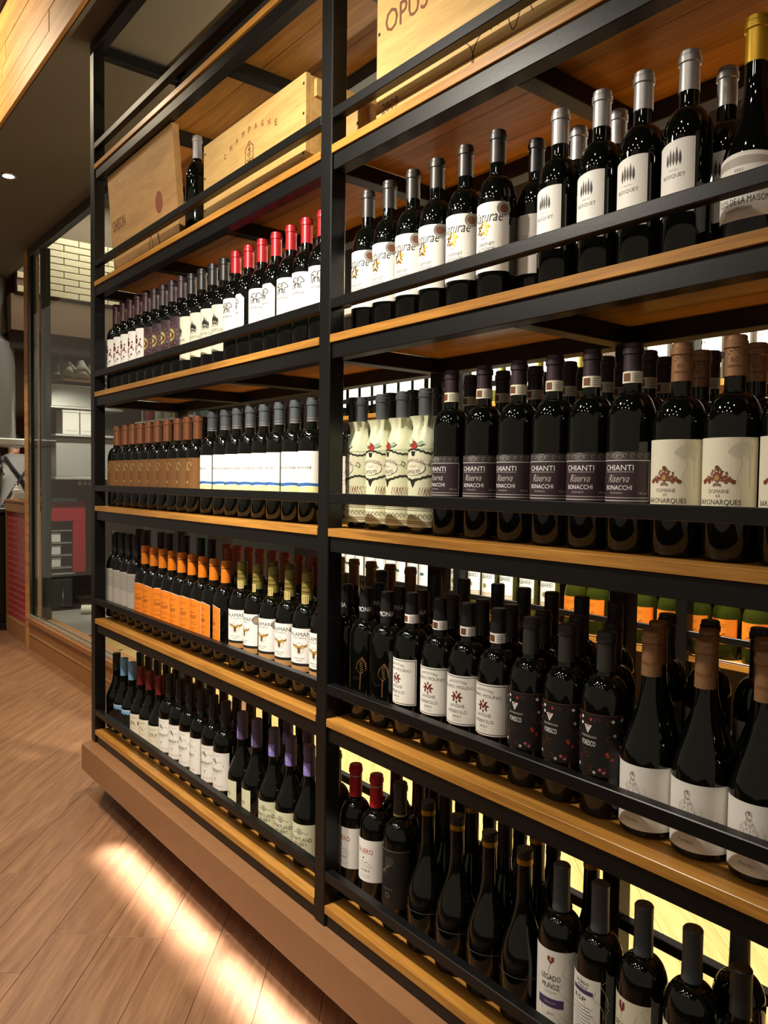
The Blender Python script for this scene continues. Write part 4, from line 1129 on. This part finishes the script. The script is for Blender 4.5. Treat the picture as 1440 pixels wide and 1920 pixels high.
# ------------------------------------------------------------------ kitchen beyond the glass
wb = struct(one_box('wall_brick_header', -5.56, -5.5, .66, 1.75, 2.80, 3.66, 'tile_grout'))
b = MB(); b.box(0, .012, -.122, .122, -.0255, .0255, 'tile_brick', .003); bm_ = b.mesh('brick')
for j in range(9):
    for i in range(6):
        y = .66 + .122 + i * .25 - (.125 if j % 2 else 0)
        if y + .122 > 1.75 or y < .70: continue
        p = bpy.data.objects.new('brick', bm_); p.location = (-5.5, y, 2.835 + j * .0565); link(p, wb)
struct(one_box('wall_kitchen_header', -5.7, -5.52, .62, 1.9, 2.50, 2.795, 'soffit_brown'))
struct(one_box('wall_kitchen_panel', -5.75, -5.60, .62, 1.9, 2.36, 2.495, 'wall_dark'))

# tiled pass counter
pc = tag(empty('pass_counter', (-5.13, .56, 0)), 'red-tiled pass counter with brown wooden top beside the wood post', 'counter')
one_box('body', -.335, .335, .014, .095, .05, 1.02, 'grout_pink', pc)
b = MB(); b.box(-.107, .107, -.004, 0, -.0215, .0215, 'tile_red', .002); tm_ = b.mesh('tile')
for j in range(17):
    for i in range(3):
        p = bpy.data.objects.new('tile', tm_); p.location = (-.222 + i * .222, .014, .165 + j * .0505); link(p, pc)
one_box('plinth_board', -.335, .335, -.004, .014, 0, .135, 'sill_brown', pc, .002); one_box('fascia', -.345, .335, -.006, .014, 1.0, 1.075, 'sill_brown', pc, .002)
one_box('counter_top', -.36, .335, -.012, .17, 1.076, 1.098, 'sill_brown', pc, .003); one_box('corner_trim', -.345, -.335, -.004, .095, .05, 1.0, 'sill_brown', pc)

tr = tag(empty('steel_tray', (-5.12, .655, 1.0985)), 'shallow steel tray of utensils on the tiled counter', 'tray')
b = MB(); b.box(-.14, .14, -.05, .05, 0, .004, 'steel'); b.box(-.14, .14, -.05, -.046, 0, .05, 'steel'); b.box(-.14, .14, .046, .05, 0, .05, 'steel'); b.box(-.14, -.136, -.05, .05, 0, .05, 'steel'); b.box(.136, .14, -.05, .05, 0, .05, 'steel'); b.build('pan', tr)
for i in range(5):
    b = MB(); b.tube([(-.10 + .045 * i, .0, .006), (-.08 + .045 * i, .02, .085)], .006, 'chrome', 6); b.build('utensil', tr)
for i in range(4):
    pl = tag(empty('plate', (-4.88, .655, 1.0985 + .034 * i)), 'grey stacked bowl on the counter beside the post, %s from the bottom' % ORD[i], 'bowl', 'stacked bowls on the counter')
    b = MB(); b.lathe([(.0, .006), (.045, .006), (.062, .036), (.066, .036), (.05, 0), (.0, 0)], 'steel_dark' if i % 2 else 'plastic_white', 20); b.build('bowl', pl)
sq = tag(empty('sauce_bottle', (-5.43, .63, 1.0985)), 'white squeeze bottle at the counter end', 'bottle')
b = MB(); b.lathe([(0, 0), (.028, 0), (.030, .004), (.030, .075), (.020, .085), (.020, .09)], 'plastic_white', 18); b.build('body', sq); b = MB(); b.lathe([(.021, .09), (.021, .098), (.007, .105), (.004, .135), (.0, .136)], 'plastic_white', 14); b.build('nozzle', sq)
tb = tag(empty('waste_bin', (-5.72, .60, 0)), 'black wheeled bin with a bag beyond the tiled counter', 'bin')
b = MB(); b.box(-.19, .19, -.14, .16, .06, .98, 'plastic_black', .02); b.build('body', tb)
b = MB(); b.box(-.20, .20, -.15, .17, .98, 1.02, 'steel_dark', .008); b.build('lid', tb)
for s_ in (-1, 1):
    b = MB(); b.tube([(s_ * .15 - .02, -.12, .03), (s_ * .15 + .02, -.12, .03)], .03, 'plastic_black', 12); b.build('wheel', tb)
b = MB(); b.tube([(-.15, -.16, .30), (.15, -.16, .30)], .008, 'chrome', 8); b.build('rail', tb)

# hood
hd = tag(empty('range_hood', (-5.78, .46, 1.54)), 'large polished steel cooking hood hanging over the open kitchen', 'hood')
b = MB(); b.box(-.26, .26, -.34, .34, 0, .06, 'steel', .01); b.build('rim', hd)
b = MB(); b.lathe([(.245, .0605), (.245, .86), (.17, .93), (.17, 1.40)], 'steel_polished', 40); b.build('canopy', hd)
dh = tag(empty('duct_box', (-6.15, 1.40, 1.915)), 'hanging steel duct box above the white storage boxes', 'duct')
one_box('casing', -.16, .16, -.34, .30, .02, .22, 'steel', dh, .006); one_box('lip', -.18, .18, -.36, .32, 0, .0195, 'steel', dh, .003)
for s_ in (-.25, .22): one_box('hanger', .13, .15, s_, s_ + .02, .2205, 1.745, 'steel_dark', dh)
# steel cabinets behind the glass
cb = tag(empty('steel_cabinet', (-6.35, 1.42, 1.29)), 'brushed steel wall cabinet panel seen through the glass', 'cabinet')
one_box('body', 0, .30, -.30, .36, 0, .36, 'steel', cb, .005); one_box('drip_tray', -.02, .34, -.32, .38, -.03, -.002, 'steel', cb, .004)
sf = tag(empty('steel_shelf', (-6.3, 1.45, 1.66)), 'steel wall shelf carrying white boxes above the cabinet', 'shelf')
one_box('board', -.05, .34, -.36, .40, 0, .02, 'steel', sf, .002); one_box('back_board', -.08, -.05, -.36, .40, 0, .48, 'steel_dark', sf)
for i, y in enumerate((1.24, 1.40)):
    bx = tag(empty('storage_box', (-6.1, y, 1.681)), 'white cardboard box on the steel shelf, %s the glass joint' % ('beside' if i == 0 else 'away from'), 'box', 'white boxes on the steel shelf')
    one_box('carton', -.1, .1, -.075, .075, 0, .20, 'paper_grey', bx, .003); one_box('lid', -.104, .104, -.079, .079, .2005, .225, 'paper_grey', bx, .003); one_box('marking', .1003, .1012, -.05, .05, .03, .034, 'ink_soft', bx)
# cloth bundles on two shelves
for i, (y, z, sd) in enumerate(((1.42, 2.555, 1), (1.42, 2.215, 2))):
    sb = tag(empty('wall_shelf', (-6.30, 1.48, z - .03)), 'pale narrow wall shelf under the %s white cloth' % ('upper' if i == 0 else 'lower'), 'shelf', 'cloth shelves')
    one_box('board', -.16, .16, -.30, .40, 0, .025, 'kraft', sb, .002); one_box('bracket', -.16, -.13, -.05, -.02, -.1, 0, 'steel_dark', sb)
    rnd = random.Random(sd)
    bmx = bmesh.new(); bmesh.ops.create_icosphere(bmx, subdivisions=4, radius=1)
    for v in bmx.verts:
        a = math.atan2(v.co.y, v.co.x); f = 1 + .20 * math.sin(3 * a + sd) + .12 * math.sin(7 * a + 2 * v.co.z + sd) + .10 * math.sin(9 * v.co.z + 5 * a)
        v.co = Vector((v.co.x * .11 * f, v.co.y * .20 * f, max(-.0, (v.co.z * .5 + .5) * .17 * (1 + .25 * math.sin(5 * v.co.y * 2 + sd)))))
    me = bpy.data.meshes.new('cloth_bundle'); bmx.to_mesh(me); bmx.free(); me.materials.append(MATS['cloth_white'])
    for p in me.polygons: p.use_smooth = True
    o = link(bpy.data.objects.new('cloth_bundle', me)); o.location = (-6.28, y, z - .004); tag(o, 'crumpled white cloth heaped on the %s wall shelf behind glass' % ('upper' if i == 0 else 'lower'), 'cloth', 'white cloth heaps')
# red shelving frame with bins
rs = tag(empty('red_shelving', (-6.3, 1.30, 0)), 'red painted open shelving frame behind the glass partition', 'shelving')
one_box('top_panel', -.02, .02, -.20, .16, .86, 1.05, 'red_paint', rs, .003); one_box('side_panel', -.02, .02, .04, .16, .36, .8595, 'red_paint', rs, .003)
for k in range(4): one_box('shelf', -.28, -.021, -.20, .16, .40 + .12 * k, .412 + .12 * k, 'steel', rs)
for k in range(3):
    bx = tag(empty('food_container', (-6.42, 1.18, .4125 + .12 * k)), 'pale food container on the red shelving, %s level' % ('lowest', 'middle', 'highest')[k], 'container', 'containers on the red shelving')
    one_box('tub', -.09, .09, -.06, .06, 0, .08, 'plastic_white', bx, .006); one_box('lid', -.094, .094, -.064, .064, .0805, .09, 'steel', bx, .002)
ov = tag(empty('oven_box', (-6.3, 1.24, 0)), 'dark steel cupboard below the red shelving frame', 'cupboard')
one_box('body', -.3, .02, -.13, .10, .0, .345, 'plastic_black', ov, .006); one_box('door', .021, .035, -.115, .085, .03, .30, 'steel_dark', ov, .003); one_box('top', -.31, .04, -.14, .11, .346, .358, 'steel', ov, .002); one_box('handle', .0355, .05, -.01, .0, .05, .27, 'chrome', ov)
o = one_box('floor_mat', -6.2, -4.9, 1.02, 1.75, .0006, .012, 'mat_grey', None, .003); tag(o, 'grey kitchen floor mat lying behind the glass', 'mat')
b = MB(); b.tube([(-5.9, 1.30, .055), (-5.75, 1.62, .055)], .042, 'cloth_white', 12); o = b.build('rolled_towel'); tag(o, 'pale rolled towel on the mat by the dark cupboard', 'towel')
b = MB(); b.box(-6.36, -6.26, 1.16, 1.38, 1.0505, 1.066, 'cloth_blue', .006); b.box(-6.35, -6.25, 1.17, 1.37, 1.0665, 1.082, 'cloth_blue', .006); o = b.build('folded_cloth'); tag(o, 'light blue folded cloth on top of the red frame', 'cloth')
rk = tag(empty('cup_ledge', (-6.3, 1.52, 1.19)), 'dark wooden ledge holding the upturned cups', 'shelf'); one_box('board', -.1, .1, -.16, .30, 0, .02, 'wall_dark', rk, .002)
for i in range(7):
    o = empty('steel_cup', (-6.25, 1.40 + .045 * i, 1.2105)); tag(o, 'shiny upturned cup in the row behind the glass, %s from the glass joint' % ORD[i], 'cup', 'upturned cups')
    b = MB(); b.lathe([(.021, 0), (.019, .03), (.014, .046), (.0, .048)], 'chrome', 14); b.build('shell', o)
# back counter with small bright things seen over the copper bottles
bc = tag(empty('bar_shelf', (-4.6, 1.75, 1.74)), 'bright steel bar shelf beyond the far bay', 'shelf'); one_box('board', -.5, .6, -.25, .25, 0, .02, 'steel', bc, .002)
one_box('upper_board', -.5, .6, -.25, .25, .30, .32, 'steel', bc, .002)
for k in range(4):
    ux = -.5 if k % 2 == 0 else .58; uy = -.19 if k < 2 else .23
    one_box('upright', ux, ux + .02, uy, uy + .02, .0205, .2995, 'steel', bc); one_box('leg', ux, ux + .02, uy, uy + .02, -.769, -.0005, 'steel', bc)
for i, (x, y, c, nm) in enumerate(((-4.95, 1.58, 'red', 'red'), (-4.80, 1.60, 'plastic_white', 'white'), (-4.66, 1.62, 'silver', 'silver'), (-4.52, 1.64, 'yellow', 'yellow'), (-4.38, 1.66, 'paper_orange', 'orange'), (-4.24, 1.68, 'sky', 'pale blue'))):
    o = tag(empty('bar_canister', (x, y, 1.7605)), 'small %s canister on the bright bar shelf' % nm, 'canister', 'canisters on the bar shelf')
    b = MB(); b.lathe([(0, 0), (.04, 0), (.042, .004), (.042, .13), (.03, .15), (.03, .16)], c, 18); b.build('body', o); b = MB(); b.lathe([(.031, .1605), (.031, .185), (.0, .187)], 'steel', 14); b.build('lid', o)
lw = tag(empty('bar_counter', (-4.3, 1.75, 0)), 'steel under-counter with red glassware beyond the far bay', 'counter'); one_box('body', -.6, .9, -.2, .3, 0, .94, 'steel_dark', lw, .004); one_box('top', -.62, .92, -.22, .32, .9405, .97, 'steel', lw, .003)
for i in range(6):
    o = tag(empty('red_glass', (-4.75 + .12 * i, 1.62, .9705)), 'red drinking glass on the bar counter, %s along' % ORD[i], 'glass', 'red glasses on the bar counter')
    b = MB(); b.lathe([(0, 0), (.03, 0), (.036, .11), (.034, .11), (.028, .006), (0, .006)], 'red', 16); b.build('bowl', o)

# ------------------------------------------------------------------ cook, back turned
ck = tag(empty('person', (-6.62, .90, 0), math.radians(12)), 'person in grey shirt with crossed black straps, back turned, behind the counter', 'person')


def skin(name, pts, edges, m, sub=2):
    me = bpy.data.meshes.new(name); me.from_pydata([p[:3] for p in pts], edges, []); o = bpy.data.objects.new(name, me); link(o)
    mo = o.modifiers.new('skin', 'SKIN'); me.skin_vertices.new() if not me.skin_vertices else None
    for i, p in enumerate(pts): me.skin_vertices[0].data[i].radius = (p[3], p[4] if len(p) > 4 else p[3])
    me.skin_vertices[0].data[0].use_root = True
    ss = o.modifiers.new('sub', 'SUBSURF'); ss.levels = sub; ss.render_levels = sub
    bpy.context.view_layer.update()
    m2 = bpy.data.meshes.new_from_object(o.evaluated_get(bpy.context.evaluated_depsgraph_get())); bpy.data.objects.remove(o)
    for mm in m: m2.materials.append(MATS[mm])
    for p in m2.polygons: p.use_smooth = True
    return m2


# faces -X (away); right/left along Y
pts = [(0, 0, .98, .10, .15), (0, 0, 1.12, .095, .14), (.01, 0, 1.28, .11, .165), (.01, 0, 1.42, .09, .15), (0, 0, 1.49, .055, .06), (-.02, 0, 1.56, .05, .05), (-.03, 0, 1.63, .085, .078), (-.03, 0, 1.71, .08, .074)]
ed = [(0, 1), (1, 2), (2, 3), (3, 4), (4, 5), (5, 6), (6, 7)]
for s_ in (-1, 1):
    i = len(pts)
    pts += [(.01, s_ * .185, 1.42, .055), (.0, s_ * .225, 1.16, .043), (-.20, s_ * .17, 1.08, .032), (-.27, s_ * .15, 1.07, .030)]
    ed += [(3, i), (i, i + 1), (i + 1, i + 2), (i + 2, i + 3)]
    for k in range(4):
        j = len(pts); yy = s_ * (.15 - .03 + .019 * k); pts += [(-.32, yy, 1.068, .0095), (-.355 - .006 * (k in (1, 2)), yy, 1.055, .0085), (-.375, yy, 1.035, .0075)]; ed += [(i + 3, j), (j, j + 1), (j + 1, j + 2)]
    j = len(pts); pts += [(-.30, s_ * .105, 1.065, .011), (-.325, s_ * .09, 1.05, .0095)]; ed += [(i + 3, j), (j, j + 1)]
    j = len(pts); pts += [(0, s_ * .09, .90, .085), (.0, s_ * .10, .50, .055), (.0, s_ * .10, .09, .042), (-.12, s_ * .11, .045, .036)]; ed += [(0, j), (j, j + 1), (j + 1, j + 2), (j + 2, j + 3)]
bme = skin('body', pts, ed, ['shirt_grey', 'skin', 'strap_black', 'hair'])
for p in bme.polygons:
    c = p.center; p.material_index = 0
    if c.z > 1.50: p.material_index = 1
    if c.z > 1.50 and (c.z > 1.66 or c.x > -.02): p.material_index = 3 if c.z > 1.56 else 1
    if c.x < -.22 and c.z < 1.2: p.material_index = 1
    if c.z < 1.0 and c.x > -.16: p.material_index = 2
bo = link(bpy.data.objects.new('body', bme), ck)
for s_ in (-1, 1):
    b = MB(); b.tube([(.075, s_ * .13, 1.47), (.115, s_ * .07, 1.36), (.125, 0, 1.27), (.110, -s_ * .09, 1.12), (.085, -s_ * .14, 1.02)], .014, 'strap_black', 8); b.build('apron_strap', ck)
